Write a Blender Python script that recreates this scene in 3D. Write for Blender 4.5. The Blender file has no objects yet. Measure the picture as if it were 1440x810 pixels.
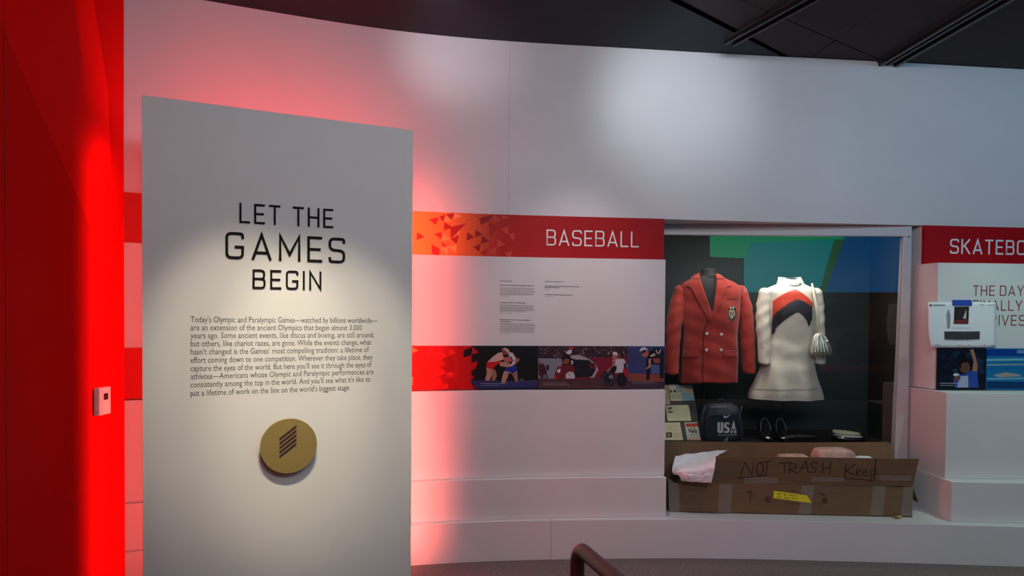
import bpy, bmesh, math, random
from mathutils import Vector, Matrix, noise
from mathutils.geometry import tessellate_polygon
SC = bpy.context.scene
COL = SC.collection
random.seed(7)

# ------------------------------------------------------------------ camera
F = 1000.0; SH = 63.0; PITCH = 0.02; ROLL = 0.0077; EYE = 1.45
_f = Vector((0, math.cos(PITCH), -math.sin(PITCH)))
_r = Vector((math.cos(ROLL), 0, math.sin(ROLL)))
_u = _r.cross(_f).normalized(); _r = _f.cross(_u).normalized()
CAMP = Vector((0, 0, EYE))
cd = bpy.data.cameras.new('camera'); cam = bpy.data.objects.new('camera', cd); COL.objects.link(cam)
cd.sensor_width = 36; cd.lens = F / 1440 * 36; cd.shift_y = SH / 1440; cd.clip_start = 0.02; cd.clip_end = 100
M = Matrix(((_r.x, _u.x, -_f.x), (_r.y, _u.y, -_f.y), (_r.z, _u.z, -_f.z))).to_4x4(); M.translation = CAMP
cam.matrix_world = M
SC.camera = cam

# ------------------------------------------------------------------ world, exposure
SC.view_settings.view_transform = 'Standard'; SC.view_settings.look = 'None'
SC.view_settings.gamma = 1; SC.view_settings.use_curve_mapping = False
SC.view_settings.exposure = 0.0
W = bpy.data.worlds.new('world'); SC.world = W; W.use_nodes = True
W.node_tree.nodes['Background'].inputs[0].default_value = (0.55, 0.6, 0.75, 1)
W.node_tree.nodes['Background'].inputs[1].default_value = 0.22

# ------------------------------------------------------------------ lights
def aim(o, tgt):
    o.rotation_euler = (Vector(tgt) - o.location).to_track_quat('-Z', 'Y').to_euler()
def spot(name, loc, tgt, power, col, angle, blend, size=0.06):
    l = bpy.data.lights.new(name, 'SPOT'); l.energy = power; l.color = col
    l.spot_size = math.radians(angle); l.spot_blend = blend; l.shadow_soft_size = size
    o = bpy.data.objects.new(name, l); COL.objects.link(o); o.location = loc; aim(o, tgt); return o
def area(name, loc, tgt, power, col, sx, sy, spread=180, roll=0):
    l = bpy.data.lights.new(name, 'AREA'); l.shape = 'RECTANGLE'; l.size = sx; l.size_y = sy
    l.energy = power; l.color = col; l.spread = math.radians(spread)
    o = bpy.data.objects.new(name, l); COL.objects.link(o); o.location = loc; aim(o, tgt)
    if roll: o.rotation_euler.rotate_axis('Z', roll)
    return o
# gallery ceiling lamps, followed by added off-view fills
spot('panel_spotlight', (-0.50, 1.70, 3.10), (-1.24, 3.42, 1.15), 150, (1.0, 0.89, 0.64), 28, 0.75, 0.05)
spot('panel_spotlight', (-0.25, 1.80, 3.10), (-0.93, 3.57, 1.11), 150, (1.0, 0.89, 0.64), 28, 0.75, 0.05)
spot('wall_spotlight', (1.02, 3.45, 3.05), (1.03, 4.54, 2.86), 23, (0.86, 0.94, 1.0), 68, 1.0, 0.12)
spot('wall_spotlight', (-0.40, 3.50, 3.08), (-0.36, 4.32, 3.10), 10, (0.92, 0.90, 1.0), 62, 1.0, 0.12)
spot('ledge_spotlight', (0.5, 3.75, 3.10), (0.42, 4.30, 0.6), 55, (1.0, 0.88, 0.82), 62, 1.0, 0.05)
spot('ledge_spotlight', (3.1, 3.65, 3.10), (3.1, 4.25, 0.6), 62, (0.66, 1.0, 0.70), 66, 1.0, 0.05)
area('ceiling_fill_light', (0.8, 0.2, 3.12), (1.2, 4.2, 1.6), 68, (0.93, 0.93, 1.0), 2.4, 0.8)
area('ceiling_fill_light', (3.9, 2.2, 3.12), (3.6, 4.7, 2.4), 26, (0.36, 0.70, 1.0), 1.6, 0.4)  # added blue fill, tints the upper right wall
area('ceiling_fill_light', (1.7, 1.7, 3.05), (1.9, 4.5, 2.6), 13, (0.80, 0.92, 1.0), 2.0, 0.3)  # added cool fill, brightens the upper wall
area('red_fill_light', (-1.8, 0.7, 1.5), (2.7, 4.6, 1.3), 6, (1.0, 0.14, 0.12), 1.2, 1.6, 110)  # added off-view fill, stands in for the glow of the red wall

# ------------------------------------------------------------------ materials
def mat(name, col, rough=0.5, metal=0.0, spec=0.5, bump=0.0, bscale=80, var=0.0, vscale=6, emit=None, estr=0, alpha=1.0, sheen=0, stretch=None, coat=0):
    m = bpy.data.materials.new(name); m.use_nodes = True
    nt = m.node_tree; b = nt.nodes['Principled BSDF']
    b.inputs['Base Color'].default_value = (*col, 1); b.inputs['Roughness'].default_value = rough
    b.inputs['Metallic'].default_value = metal; b.inputs['Specular IOR Level'].default_value = spec
    b.inputs['Alpha'].default_value = alpha; b.inputs['Sheen Weight'].default_value = sheen
    b.inputs['Coat Weight'].default_value = coat
    if emit: b.inputs['Emission Color'].default_value = (*emit, 1); b.inputs['Emission Strength'].default_value = estr
    if bump or var:
        tc = nt.nodes.new('ShaderNodeTexCoord'); mp = nt.nodes.new('ShaderNodeMapping')
        nt.links.new(tc.outputs['Object'], mp.inputs[0])
        if stretch: mp.inputs['Scale'].default_value = stretch
    if var:
        n = nt.nodes.new('ShaderNodeTexNoise'); n.inputs['Scale'].default_value = vscale; n.inputs['Detail'].default_value = 5
        nt.links.new(mp.outputs[0], n.inputs[0])
        mr = nt.nodes.new('ShaderNodeMapRange'); mr.inputs['From Min'].default_value = 0.3; mr.inputs['From Max'].default_value = 0.7
        mr.inputs['To Min'].default_value = 1 - var; mr.inputs['To Max'].default_value = 1 + var
        mx = nt.nodes.new('ShaderNodeVectorMath'); mx.operation = 'SCALE'; mx.inputs[0].default_value = col
        nt.links.new(n.outputs['Fac'], mr.inputs['Value']); nt.links.new(mr.outputs[0], mx.inputs['Scale'])
        nt.links.new(mx.outputs[0], b.inputs['Base Color'])
    if bump:
        n2 = nt.nodes.new('ShaderNodeTexNoise'); n2.inputs['Scale'].default_value = bscale; n2.inputs['Detail'].default_value = 4
        nt.links.new(mp.outputs[0], n2.inputs[0])
        bp = nt.nodes.new('ShaderNodeBump'); bp.inputs['Strength'].default_value = bump; bp.inputs['Distance'].default_value = 0.004
        nt.links.new(n2.outputs['Fac'], bp.inputs['Height']); nt.links.new(bp.outputs[0], b.inputs['Normal'])
    return m
def vcmat(name, rough=0.45, bump=0.0, spec=0.4):
    m = mat(name, (1, 1, 1), rough, spec=spec, bump=bump, bscale=300)
    nt = m.node_tree; a = nt.nodes.new('ShaderNodeVertexColor'); a.layer_name = 'Col'
    nt.links.new(a.outputs['Color'], nt.nodes['Principled BSDF'].inputs['Base Color']); return m
MT = {}
MT['white'] = mat('white_wall_paint', (0.64, 0.64, 0.66), 0.42, bump=0.06, bscale=30, var=0.04, vscale=1.6, spec=0.35)
MT['panelwhite'] = mat('panel_white_laminate', (0.72, 0.71, 0.69), 0.45, bump=0.05, bscale=60, var=0.02, vscale=3, spec=0.3)
MT['redwall'] = mat('red_wall_paint', (0.74, 0.003, 0.003), 0.6, bump=0.08, bscale=60, var=0.05, vscale=2, spec=0.04)
MT['print'] = vcmat('printed_vinyl', 0.5, spec=.18)
MT['paperprint'] = vcmat('printed_paper', 0.7)
MT['floor'] = mat('dark_carpet', (0.16, 0.13, 0.13), 0.95, bump=0.6, bscale=350, var=0.25, vscale=60)
MT['ceil_blue'] = mat('navy_ceiling_paint', (0.020, 0.034, 0.050), 0.85, bump=0.1, var=0.1)
MT['ceil_black'] = mat('black_ceiling_tile', (0.030, 0.020, 0.023), 0.8, bump=0.25, bscale=200, var=0.15)
MT['rail_black'] = mat('black_metal_track', (0.035, 0.032, 0.034), 0.35, metal=0.6)
MT['void'] = mat('dark_void', (0.004, 0.004, 0.004), 0.9)
MT['black'] = mat('black_letter_acrylic', (0.006, 0.005, 0.005), 0.7, spec=.15)
MT['ink'] = mat('black_print_ink', (0.02, 0.017, 0.017), 0.7)
MT['inksoft'] = mat('grey_print_ink', (0.10, 0.085, 0.08), 0.7)
MT['whiteink'] = mat('white_print_ink', (0.78, 0.76, 0.78), 0.5)
MT['redink'] = mat('red_print_ink', (0.25, 0.035, 0.03), 0.6)
MT['brass'] = mat('brushed_brass', (0.62, 0.43, 0.15), 0.42, metal=0.75, bump=0.06, bscale=60, var=0.05, vscale=14, stretch=(1, 1, 30))
MT['brassdark'] = mat('dark_bronze_edge', (0.07, 0.03, 0.03), 0.5, metal=0.4)
MT['plastic'] = mat('white_plastic', (0.62, 0.56, 0.56), 0.4)
MT['plasticgrey'] = mat('grey_plastic', (0.35, 0.28, 0.28), 0.5)
MT['screen'] = mat('dark_display', (0.02, 0.01, 0.01), 0.15)
MT['rail'] = mat('maroon_powder_coat', (0.055, 0.016, 0.015), 0.38, bump=0.05, bscale=300)
MT['frame'] = mat('pale_frame_metal', (0.52, 0.48, 0.50), 0.35, metal=0.1, bump=0.03)
MT['caseback'] = mat('dark_teal_case_lining', (0.020, 0.030, 0.036), 0.8, var=0.15, vscale=3)
MT['caseside'] = mat('dark_brown_case_side', (0.020, 0.010, 0.008), 0.6, var=0.2)
MT['casefloor'] = mat('black_case_deck', (0.006, 0.005, 0.006), 0.6)
MT['boarddark'] = mat('charcoal_mount_board', (0.05, 0.05, 0.055), 0.7)
MT['card'] = mat('brown_cardboard', (0.150, 0.090, 0.044), 0.85, bump=0.15, bscale=60, var=0.10, vscale=7, stretch=(1, 1, 5))
MT['cardin'] = mat('pale_cardboard_inside', (0.20, 0.11, 0.055), 0.85, bump=0.15, bscale=60, var=0.12, vscale=7)
MT['tape'] = mat('clear_packing_tape', (0.40, 0.37, 0.34), 0.22, alpha=0.32, coat=0.3)
MT['marker'] = mat('black_marker_ink', (0.035, 0.012, 0.008), 0.6)
MT['yellow'] = mat('yellow_paper_tape', (0.72, 0.64, 0.02), 0.6, bump=0.2)
MT['paper'] = mat('white_paper', (0.74, 0.74, 0.80), 0.7, bump=0.3, bscale=25)
MT['pink'] = mat('pink_wrapping_foam', (0.62, 0.36, 0.30), 0.6, bump=0.6, bscale=30, var=0.25, vscale=12)
MT['redwool'] = mat('red_wool_fabric', (0.38, 0.022, 0.016), 0.85, bump=0.4, bscale=500, var=0.10, vscale=18, sheen=0.2)
MT['redwool2'] = mat('red_wool_lapel', (0.34, 0.019, 0.014), 0.85, bump=0.4, bscale=500, var=0.10, vscale=18, sheen=0.2)
MT['seam'] = mat('dark_red_seam', (0.06, 0.008, 0.008), 0.9)
MT['satin'] = mat('ivory_knit_fabric', (0.70, 0.65, 0.58), 0.50, bump=0.25, bscale=400, var=0.05, vscale=10, sheen=0.2)
MT['satin_lower'] = mat('ivory_skirt_fabric', (0.38, 0.34, 0.30), 0.42, bump=0.25, bscale=400, var=0.08, vscale=10, sheen=0.2)
MT['redstripe'] = mat('scarlet_knit_band', (0.62, 0.045, 0.02), 0.7, bump=0.3, bscale=400)
MT['navystripe'] = mat('navy_knit_band', (0.012, 0.010, 0.022), 0.75, bump=0.3, bscale=400)
MT['silver'] = mat('silver_leather', (0.70, 0.66, 0.60), 0.30, metal=0.8, bump=0.5, bscale=60)
MT['chrome'] = mat('polished_metal', (0.85, 0.83, 0.8), 0.1, metal=1.0)
MT['gold'] = mat('gold_metal', (0.75, 0.55, 0.2), 0.3, metal=1.0)
MT['mannequin'] = mat('black_mannequin_fabric', (0.012, 0.014, 0.018), 0.8)
MT['navy'] = mat('navy_pack_fabric', (0.010, 0.013, 0.035), 0.5, bump=0.6, bscale=40, sheen=0.1)
MT['navyshoe'] = mat('dark_patent_leather', (0.01, 0.012, 0.02), 0.12, coat=0.5)
MT['cream'] = mat('cream_felt', (0.70, 0.64, 0.48), 0.7)
MT['bluetape'] = mat('blue_masking_tape', (0.01, 0.055, 0.42), 0.6, bump=0.2)
MT['led'] = mat('red_led_diffuser', (0.8, 0.02, 0.02), 0.5, emit=(1, 0.01, 0.01), estr=6)
MT['backwall'] = mat('grey_gallery_wall', (0.16, 0.16, 0.17), 0.7)
MT['backdark'] = mat('dark_gallery_wall', (0.03, 0.035, 0.04), 0.7)
def emat(name, c, s): return mat(name, (0, 0, 0), 0.6, emit=c, estr=s)
# glass: mostly clear, faint mirror
g = bpy.data.materials.new('display_glass'); g.use_nodes = True; nt = g.node_tree; nt.nodes.clear()
o_ = nt.nodes.new('ShaderNodeOutputMaterial'); mx = nt.nodes.new('ShaderNodeMixShader'); tr = nt.nodes.new('ShaderNodeBsdfTransparent')
gl = nt.nodes.new('ShaderNodeBsdfGlossy'); gl.inputs['Roughness'].default_value = 0.0; gl.inputs['Color'].default_value = (1, 1, 1, 1)
tr.inputs['Color'].default_value = (0.93, 0.96, 0.95, 1)
lw = nt.nodes.new('ShaderNodeFresnel'); lw.inputs['IOR'].default_value = 1.5
mm = nt.nodes.new('ShaderNodeMath'); mm.operation = 'MULTIPLY'; mm.inputs[1].default_value = 2.0
nt.links.new(lw.outputs[0], mm.inputs[0]); nt.links.new(mm.outputs[0], mx.inputs[0])
nt.links.new(tr.outputs[0], mx.inputs[1]); nt.links.new(gl.outputs[0], mx.inputs[2]); nt.links.new(mx.outputs[0], o_.inputs[0])
MT['glass'] = g

# ------------------------------------------------------------------ object helpers
def link(name, me, m, parent):
    o = bpy.data.objects.new(name, me); COL.objects.link(o)
    for x in (m if isinstance(m, (list, tuple)) else [m]): me.materials.append(MT[x] if isinstance(x, str) else x)
    if parent is not None:
        o.parent = parent; o.matrix_parent_inverse = parent.matrix_basis.inverted()
    return o
def empty(name, loc):
    o = bpy.data.objects.new(name, None); COL.objects.link(o); o.location = loc; o.empty_display_size = 0.05; return o
def tag(o, label=None, cat=None, group=None, kind=None):
    if label: o['label'] = label
    if cat: o['category'] = cat
    if group: o['group'] = group
    if kind: o['kind'] = kind
    return o
class MB:
    def __init__(s): s.v = []; s.f = []; s.c = []
    def add(s, vs, fs, col=None):
        n = len(s.v); s.v += [tuple(x) for x in vs]
        for q in fs: s.f.append(tuple(n + i for i in q)); s.c.append(col)
    def box(s, c, d, rz=0):
        R = Matrix.Rotation(rz, 3, 'Z'); c = Vector(c)
        vs = [c + R @ Vector((x * d[0] / 2, y * d[1] / 2, z * d[2] / 2)) for x in (-1, 1) for y in (-1, 1) for z in (-1, 1)]
        s.add(vs, [(0, 1, 3, 2), (4, 6, 7, 5), (0, 4, 5, 1), (2, 3, 7, 6), (0, 2, 6, 4), (1, 5, 7, 3)])
    def prism(s, poly, off, col=None):       # poly of 3D points, extruded by vector off
        n = len(poly); poly = [Vector(p) for p in poly]; off = Vector(off)
        tri = tessellate_polygon([poly]); vs = poly + [p + off for p in poly]
        fs = [tuple(t) for t in tri] + [tuple(n + i for i in reversed(t)) for t in tri]
        fs += [(i, (i + 1) % n, n + (i + 1) % n, n + i) for i in range(n)]
        s.add(vs, fs, col)
    def grid(s, rows, col=None, closed=False):
        n = len(rows[0]); vs = [p for r in rows for p in r]; fs = []
        for i in range(len(rows) - 1):
            for j in range(n if closed else n - 1):
                a = i * n + j; b = i * n + (j + 1) % n; fs.append((a, b, b + n, a + n))
        s.add(vs, fs, col)
    def tube(s, pts, rad, n=12, cap=True, sq=(1, 1)):
        pts = [Vector(p) for p in pts]; rows = []
        if not isinstance(rad, (list, tuple)): rad = [rad] * len(pts)
        prev = None
        for i, p in enumerate(pts):
            t = (pts[min(i + 1, len(pts) - 1)] - pts[max(i - 1, 0)]).normalized()
            if prev is None:
                a = Vector((0, -1, 0)) if abs(t.y) < 0.9 else Vector((0, 0, 1))
            else: a = prev
            a = (a - t * a.dot(t)).normalized(); prev = a; b = t.cross(a)
            rows.append([p + (a * math.cos(2 * math.pi * k / n) * sq[0] + b * math.sin(2 * math.pi * k / n) * sq[1]) * rad[i] for k in range(n)])
        s.grid(rows, closed=True)
        if cap:
            s.add(rows[0], [tuple(range(n))]); s.add(rows[-1], [tuple(reversed(range(n)))])
    def build(s, name, m, parent=None, smooth=False, bevel=0, solid=0):
        me = bpy.data.meshes.new(name); me.from_pydata(s.v, [], s.f)
        if any(c is not None for c in s.c):
            at = me.color_attributes.new('Col', 'FLOAT_COLOR', 'CORNER'); k = 0
            for p, c in zip(me.polygons, s.c):
                for li in range(len(p.vertices)):
                    cc = c[li] if isinstance(c[0], (tuple, list)) else c
                    at.data[p.loop_start + li].color = (*cc[:3], 1)
        bm = bmesh.new(); bm.from_mesh(me)
        bmesh.ops.recalc_face_normals(bm, faces=bm.faces); bm.to_mesh(me); bm.free()
        if smooth: me.polygons.foreach_set('use_smooth', [True] * len(me.polygons))
        me.update()
        o = link(name, me, m, parent)
        if solid:
            md = o.modifiers.new('solid', 'SOLIDIFY'); md.thickness = solid; md.offset = 0
        if bevel:
            md = o.modifiers.new('bevel', 'BEVEL'); md.width = bevel; md.segments = 2; md.limit_method = 'ANGLE'; md.angle_limit = math.radians(50)
        return o
def lin(c):                                    # 0-255 display colour -> linear
    return tuple(((x / 255) / 12.92) if x / 255 <= 0.04045 else ((x / 255 + 0.055) / 1.055) ** 2.4 for x in c)

# ------------------------------------------------------------------ pixels <-> rays
def ray(px, py): return (_f + _r * ((px - 720) / F) + _u * ((405 + SH - py) / F)).normalized()
def P(px, py, D): d = ray(px, py); return CAMP + d * (D / d.y)
def pchip(xs, ys):
    n = len(xs); h = [xs[i + 1] - xs[i] for i in range(n - 1)]; dl = [(ys[i + 1] - ys[i]) / h[i] for i in range(n - 1)]
    m = [dl[0]] + [(dl[i - 1] + dl[i]) / 2 for i in range(1, n - 1)] + [dl[-1]]
    def f(x):
        if x <= xs[0]: return ys[0] + m[0] * (x - xs[0])
        if x >= xs[-1]: return ys[-1] + m[-1] * (x - xs[-1])
        i = 0
        while x > xs[i + 1]: i += 1
        t = (x - xs[i]) / h[i]
        return (2*t**3-3*t*t+1)*ys[i] + (t**3-2*t*t+t)*h[i]*m[i] + (-2*t**3+3*t*t)*ys[i+1] + (t**3-t*t)*h[i]*m[i+1]
    return f
def interp(tab):
    xs = [a for a, b in tab]; ys = [b for a, b in tab]
    def f(x):
        if x <= xs[0]: return ys[0]
        for i in range(len(xs) - 1):
            if x <= xs[i + 1]: return ys[i] + (ys[i + 1] - ys[i]) * (x - xs[i]) / (xs[i + 1] - xs[i])
        return ys[-1]
    return f
class Curve:                                    # vertical curved surface y = f(x)
    def __init__(s, f): s.f = f
    def hit(s, px, py):
        d = ray(px, py); t = 4.4 / d.y
        for _ in range(30): t = s.f(d.x * t) / d.y
        return (d.x * t, EYE + d.z * t)
    def pt(s, u, v, off=0):
        e = 0.01; dy = (s.f(u + e) - s.f(u - e)) / (2 * e); n = Vector((dy, -1, 0)).normalized()
        return Vector((u, s.f(u), v)) + n * off
class Plane:                                    # general plane, u and v axes
    def __init__(s, o, u, v):
        s.o = Vector(o); s.u = Vector(u).normalized(); s.n = s.u.cross(Vector(v)).normalized(); s.v = s.n.cross(s.u)
        if s.n.dot(CAMP - s.o) < 0: s.n = -s.n
    def hit(s, px, py):
        d = ray(px, py); t = (s.o - CAMP).dot(s.n) / d.dot(s.n); p = CAMP + d * t - s.o
        return (p.dot(s.u), p.dot(s.v))
    def pt(s, a, b, off=0): return s.o + s.u * a + s.v * b + s.n * off
def poly_on(mb, S, pts, col, off, tf=None):
    q = [S.hit(*(tf(p) if tf else p)) for p in pts]
    v = [S.pt(a, b, off) for a, b in q]
    tri = tessellate_polygon([[Vector((a, b, 0)) for a, b in q]])
    mb.add(v, [tuple(t) for t in tri], col)
def crop(x0, y0, sc): return lambda p: (x0 + p[0] / sc, y0 + p[1] / sc)
def ribbon(mb, S, pts, w, off, tf=None, col=None, uv=False, depth=0):   # stroke of width w (m) along points
    q = [Vector((*(p if uv else S.hit(*(tf(p) if tf else p))), 0)) for p in pts]
    q = [p for i, p in enumerate(q) if i == 0 or (p - q[i - 1]).length > 1e-5]
    closed = (q[0] - q[-1]).length < 1e-6
    L, R = [], []
    n = len(q)
    for i in range(n):
        if closed: a = q[i] - q[(i - 2) % n if i == 0 else i - 1]; b = q[1 if i == n - 1 else i + 1] - q[i]
        else: a = q[i] - q[i - 1] if i > 0 else q[1] - q[0]; b = q[i + 1] - q[i] if i < n - 1 else a
        a = a.normalized(); b = b.normalized(); t = (a + b)
        t = t.normalized() if t.length > 1e-5 else a
        nn = Vector((-t.y, t.x, 0)); k = 1 / max(0.35, abs(nn.dot(Vector((-a.y, a.x, 0)))))
        L.append(q[i] + nn * w / 2 * k); R.append(q[i] - nn * w / 2 * k)
    rows = [[S.pt(p.x, p.y, off) for p in L], [S.pt(p.x, p.y, off) for p in R]]
    if depth:
        rows = [[S.pt(p.x, p.y, 0.0003) for p in L]] + rows + [[S.pt(p.x, p.y, 0.0003) for p in R]]
        mb.grid(rows, col)
        if not closed:
            for k in (0, n - 1): mb.add([r[k] for r in rows], [(0, 1, 2, 3)], col)
    else: mb.grid(rows, col)

# ------------------------------------------------------------------ stroke lettering (squarish round-cornered capitals)
def rc(pts, r, closed=False, sharp=()):
    out = []; n = len(pts)
    for i in range(n):
        if (not closed and i in (0, n - 1)) or i in sharp: out.append(pts[i]); continue
        p = Vector(pts[i]); a = Vector(pts[i - 1]) - p; b = Vector(pts[(i + 1) % n]) - p
        rr = min(r, a.length / 2, b.length / 2); a.normalize(); b.normalize()
        for k in range(7):
            t = k / 6; q = (p + a * rr) * (1 - t) ** 2 + p * 2 * t * (1 - t) * 1.0 + (p + b * rr) * t * t
            out.append(tuple(q))
    if closed: out.append(out[0])
    return out
def glyph(ch, s):   # returns strokes, width; cap height 1; s = stroke
    h = s / 2; T = 1 - h; B = h; w = 0.60; l = h; r = w - h; m = 0.5; c = 0.17
    if ch == 'A': w = .68; return [[(h, 0), (w/2, T), (w-h, 0)], [(w*.2, .27), (w*.8, .27)]], w
    if ch == 'B': return [rc([(l, B), (l, T), (r-.02, T), (r-.02, m+.02), (l, m+.02)], c, sharp=(1,)), rc([(l, m+.02), (r, m+.02), (r, B), (l, B), (l, m)], c, sharp=(3,))], w
    if ch == 'C': return [rc([(r, .76), (r, T), (l, T), (l, B), (r, B), (r, .24)], c)], w
    if ch == 'D': return [rc([(l, B), (l, T), (r, T), (r, B)], c, True, (0, 1))], w
    if ch == 'E': w = .52; return [[(w, T), (l, T), (l, B), (w, B)], [(l, m), (w*.9, m)]], w
    if ch == 'F': w = .52; return [[(w, T), (l, T), (l, 0)], [(l, m), (w*.9, m)]], w
    if ch == 'G': return [rc([(r, .76), (r, T), (l, T), (l, B), (r, B), (r, .45), (w*.5, .45)], c, sharp=(5,))], w
    if ch == 'H': return [[(l, 0), (l, 1)], [(r, 0), (r, 1)], [(l, m), (r, m)]], w
    if ch == 'I': return [[(h, 0), (h, 1)]], s
    if ch == 'K': return [[(l, 0), (l, 1)], [(w-h*.6, 1), (l+.08, .47)], [(l+.17, .56), (w-h*.4, 0)]], w
    if ch == 'L': w = .5; return [[(l, 1), (l, B), (w, B)]], w
    if ch == 'M': w = .74; return [[(h, 0), (h, T), (w/2, .25), (w-h, T), (w-h, 0)]], w
    if ch == 'N': return [[(l, 0), (l, T), (r, B), (r, 1)]], w
    if ch == 'O': return [rc([(l, B), (l, T), (r, T), (r, B)], c, True)], w
    if ch == 'P': return [rc([(l, 0), (l, T), (r, T), (r, .43), (l, .43)], c, sharp=(1,))], w
    if ch == 'R': return [rc([(l, 0), (l, T), (r, T), (r, .45), (l, .45)], c, sharp=(1,)), [(w*.5, .45), (r, 0)]], w
    if ch == 'S': return [rc([(r, .78), (r, T), (l, T), (l, m+.02), (r, m-.02), (r, B), (l, B), (l, .22)], c)], w
    if ch == 'T': w = .56; return [[(0, T), (w, T)], [(w/2, 0), (w/2, T)]], w
    if ch == 'U': return [rc([(l, 1), (l, B), (r, B), (r, 1)], c)], w
    if ch == 'V': w = .62; return [[(h*.6, 1), (w/2, B*.6), (w-h*.6, 1)]], w
    if ch == 'Y': w = .62; return [[(h*.6, 1), (w/2, .42), (w-h*.6, 1)], [(w/2, 0), (w/2, .44)]], w
    return [], .3
def letters(S, text, left, right, top, s=0.13, gap=0.17, off=0.001, depth=0, space=.32, tf=None):
    # left, right: pixel of the baseline's ends, top: pixel of the top at the left end; returns one MB per letter
    if tf: left, right, top = tf(left), tf(right), tf(top)
    a = S.hit(*left); b = S.hit(*right); t = S.hit(*top); H = t[1] - a[1]; Wd = b[0] - a[0]
    tot = 0; lay = []
    for ch in text:
        if ch == ' ': tot += space; continue
        st, w = glyph(ch, s); lay.append((ch, tot, st)); tot += w + gap
    tot -= gap; kx = Wd / tot; out = []
    for ch, x0, st in lay:
        mb = MB()
        for pl in st:
            uv = [(a[0] + (x0 + x) * kx, a[1] + y * H + (b[1] - a[1]) * (x0 + x) / tot) for x, y in pl]
            ribbon(mb, S, uv, s * H, off, uv=True, depth=depth)
        out.append((ch, mb))
    return out
def merged(lst):
    m = MB()
    for _, b in lst: m.add(b.v, b.f)
    return m
def fonttext(mb, S, text, left, right, xh, off=0.0006):   # body text with the built-in face
    cu = bpy.data.curves.new('t', 'FONT'); cu.body = text; cu.size = 1; cu.resolution_u = 2
    ob = bpy.data.objects.new('t', cu); COL.objects.link(ob)
    dg = bpy.context.evaluated_depsgraph_get(); me = ob.evaluated_get(dg).to_mesh()
    vs = [v.co.copy() for v in me.vertices]; fs = [tuple(p.vertices) for p in me.polygons]
    ob.evaluated_get(dg).to_mesh_clear(); bpy.data.objects.remove(ob); bpy.data.curves.remove(cu)
    x0 = min(v.x for v in vs); x1 = max(v.x for v in vs)
    a = S.hit(*left); b = S.hit(*right); k = (b[0] - a[0]) / (x1 - x0)
    mb.add([S.pt(a[0] + (v.x - x0) * k, a[1] + v.y * xh + (b[1] - a[1]) * (v.x - x0) / (x1 - x0), off) for v in vs], fs)

# ------------------------------------------------------------------ plan curves of the stepped wall
fU = pchip([-2.5, -1.97, -1.64, -.595, .974, 2.73, 3.47, 5.5], [3.44, 3.72, 3.88, 4.28, 4.53, 4.73, 4.82, 5.0])
fB = pchip([-2.5, -1.94, -1.6, -.574, .922, 2.21, 3.02, 5.2], [3.32, 3.62, 3.76, 4.13, 4.29, 4.25, 4.19, 4.0])
def mixf(k, d=0, kr=None):
    kr = k if kr is None else kr
    def f(x):
        t = max(0, min(1, (x - 1.0) / 1.7)); t = t * t * (3 - 2 * t); kk = k + (kr - k) * t
        return fU(x) * (1 - kk) + fB(x) * kk - d
    return f
KU, K6, K5, K4, K3, K2, K1 = (Curve(mixf(0)), Curve(mixf(0, .004)), Curve(mixf(.20, 0, .34)), Curve(mixf(.25, 0, .37)), Curve(mixf(.51, 0, .68)), Curve(mixf(.76, 0, .87)), Curve(mixf(1)))
z_top = KU.hit(933, 70.6)[1]; z_bt = K6.hit(933, 308)[1]; z_bb = K6.hit(933, 365.5)[1]
z_st = K4.hit(933, 487)[1]; z_sb = K4.hit(933, 546.5)[1]; z_l2 = K3.hit(935, 668.5)[1]; z_l1 = K1.hit(935, 730.5)[1]
Z_SH = z_l1
XL, XR = 0.962, 2.72
print('LEVELS', z_top, z_bt, z_bb, z_st, z_sb, z_l2, z_l1)
def slab(S, x0, x1, z0, z1, back, name, m, parent, x0b=None, x1b=None, bevel=0.002, offs=0):
    n = max(2, int((x1 - x0) / 0.05)); mb = MB(); rows = []
    x0b = x0 if x0b is None else x0b; x1b = x1 if x1b is None else x1b
    fr = [S.pt(x0 + (x1 - x0) * i / n, 0, offs) for i in range(n + 1)]
    if callable(back): bk = [Vector((x0b + (x1b - x0b) * i / n, back(x0b + (x1b - x0b) * i / n), 0)) for i in range(n + 1)]
    else: bk = [Vector((x0b + (x1b - x0b) * i / n, back, 0)) for i in range(n + 1)]
    Z = lambda p, z: Vector((p.x, p.y, z))
    rows = [[Z(p, z0) for p in bk], [Z(p, z0) for p in fr], [Z(p, z1) for p in fr], [Z(p, z1) for p in bk], [Z(p, z0) for p in bk]]
    mb.grid(rows)
    for k in (0, n): mb.add([r[k] for r in rows[:4]], [(0, 1, 2, 3)])
    return mb.build(name, m, parent, bevel=bevel)

# ------------------------------------------------------------------ floor, ceiling, walls
fl = MB(); fl.box((1.5, 0.75, -0.05), (10, 11.5, 0.1)); tag(fl.build('floor', 'floor'), kind='structure')
wb = tag(empty('wall_back', (0.5, 4.3, 0)), kind='structure')
seams = [-2.45, KU.hit(716, 200)[0], 5.5]
for a, b in zip(seams, seams[1:]):
    slab(KU, a + .0004, b - .0004, z_bt, z_top, (lambda x: mixf(0)(x) + .3), 'wall_panel', 'white', wb, bevel=.0005)
bkf = lambda x: mixf(0)(x) + .2
xm = K1.hit(775, 740)[0]
for a, b in ((-2.45, xm), (xm, 5.4)):
    slab(K1, a + .0008, b - .0008, 0, z_l1, (lambda x: max(bkf(x), 5.3)), 'ledge_block', 'white', wb)
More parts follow.
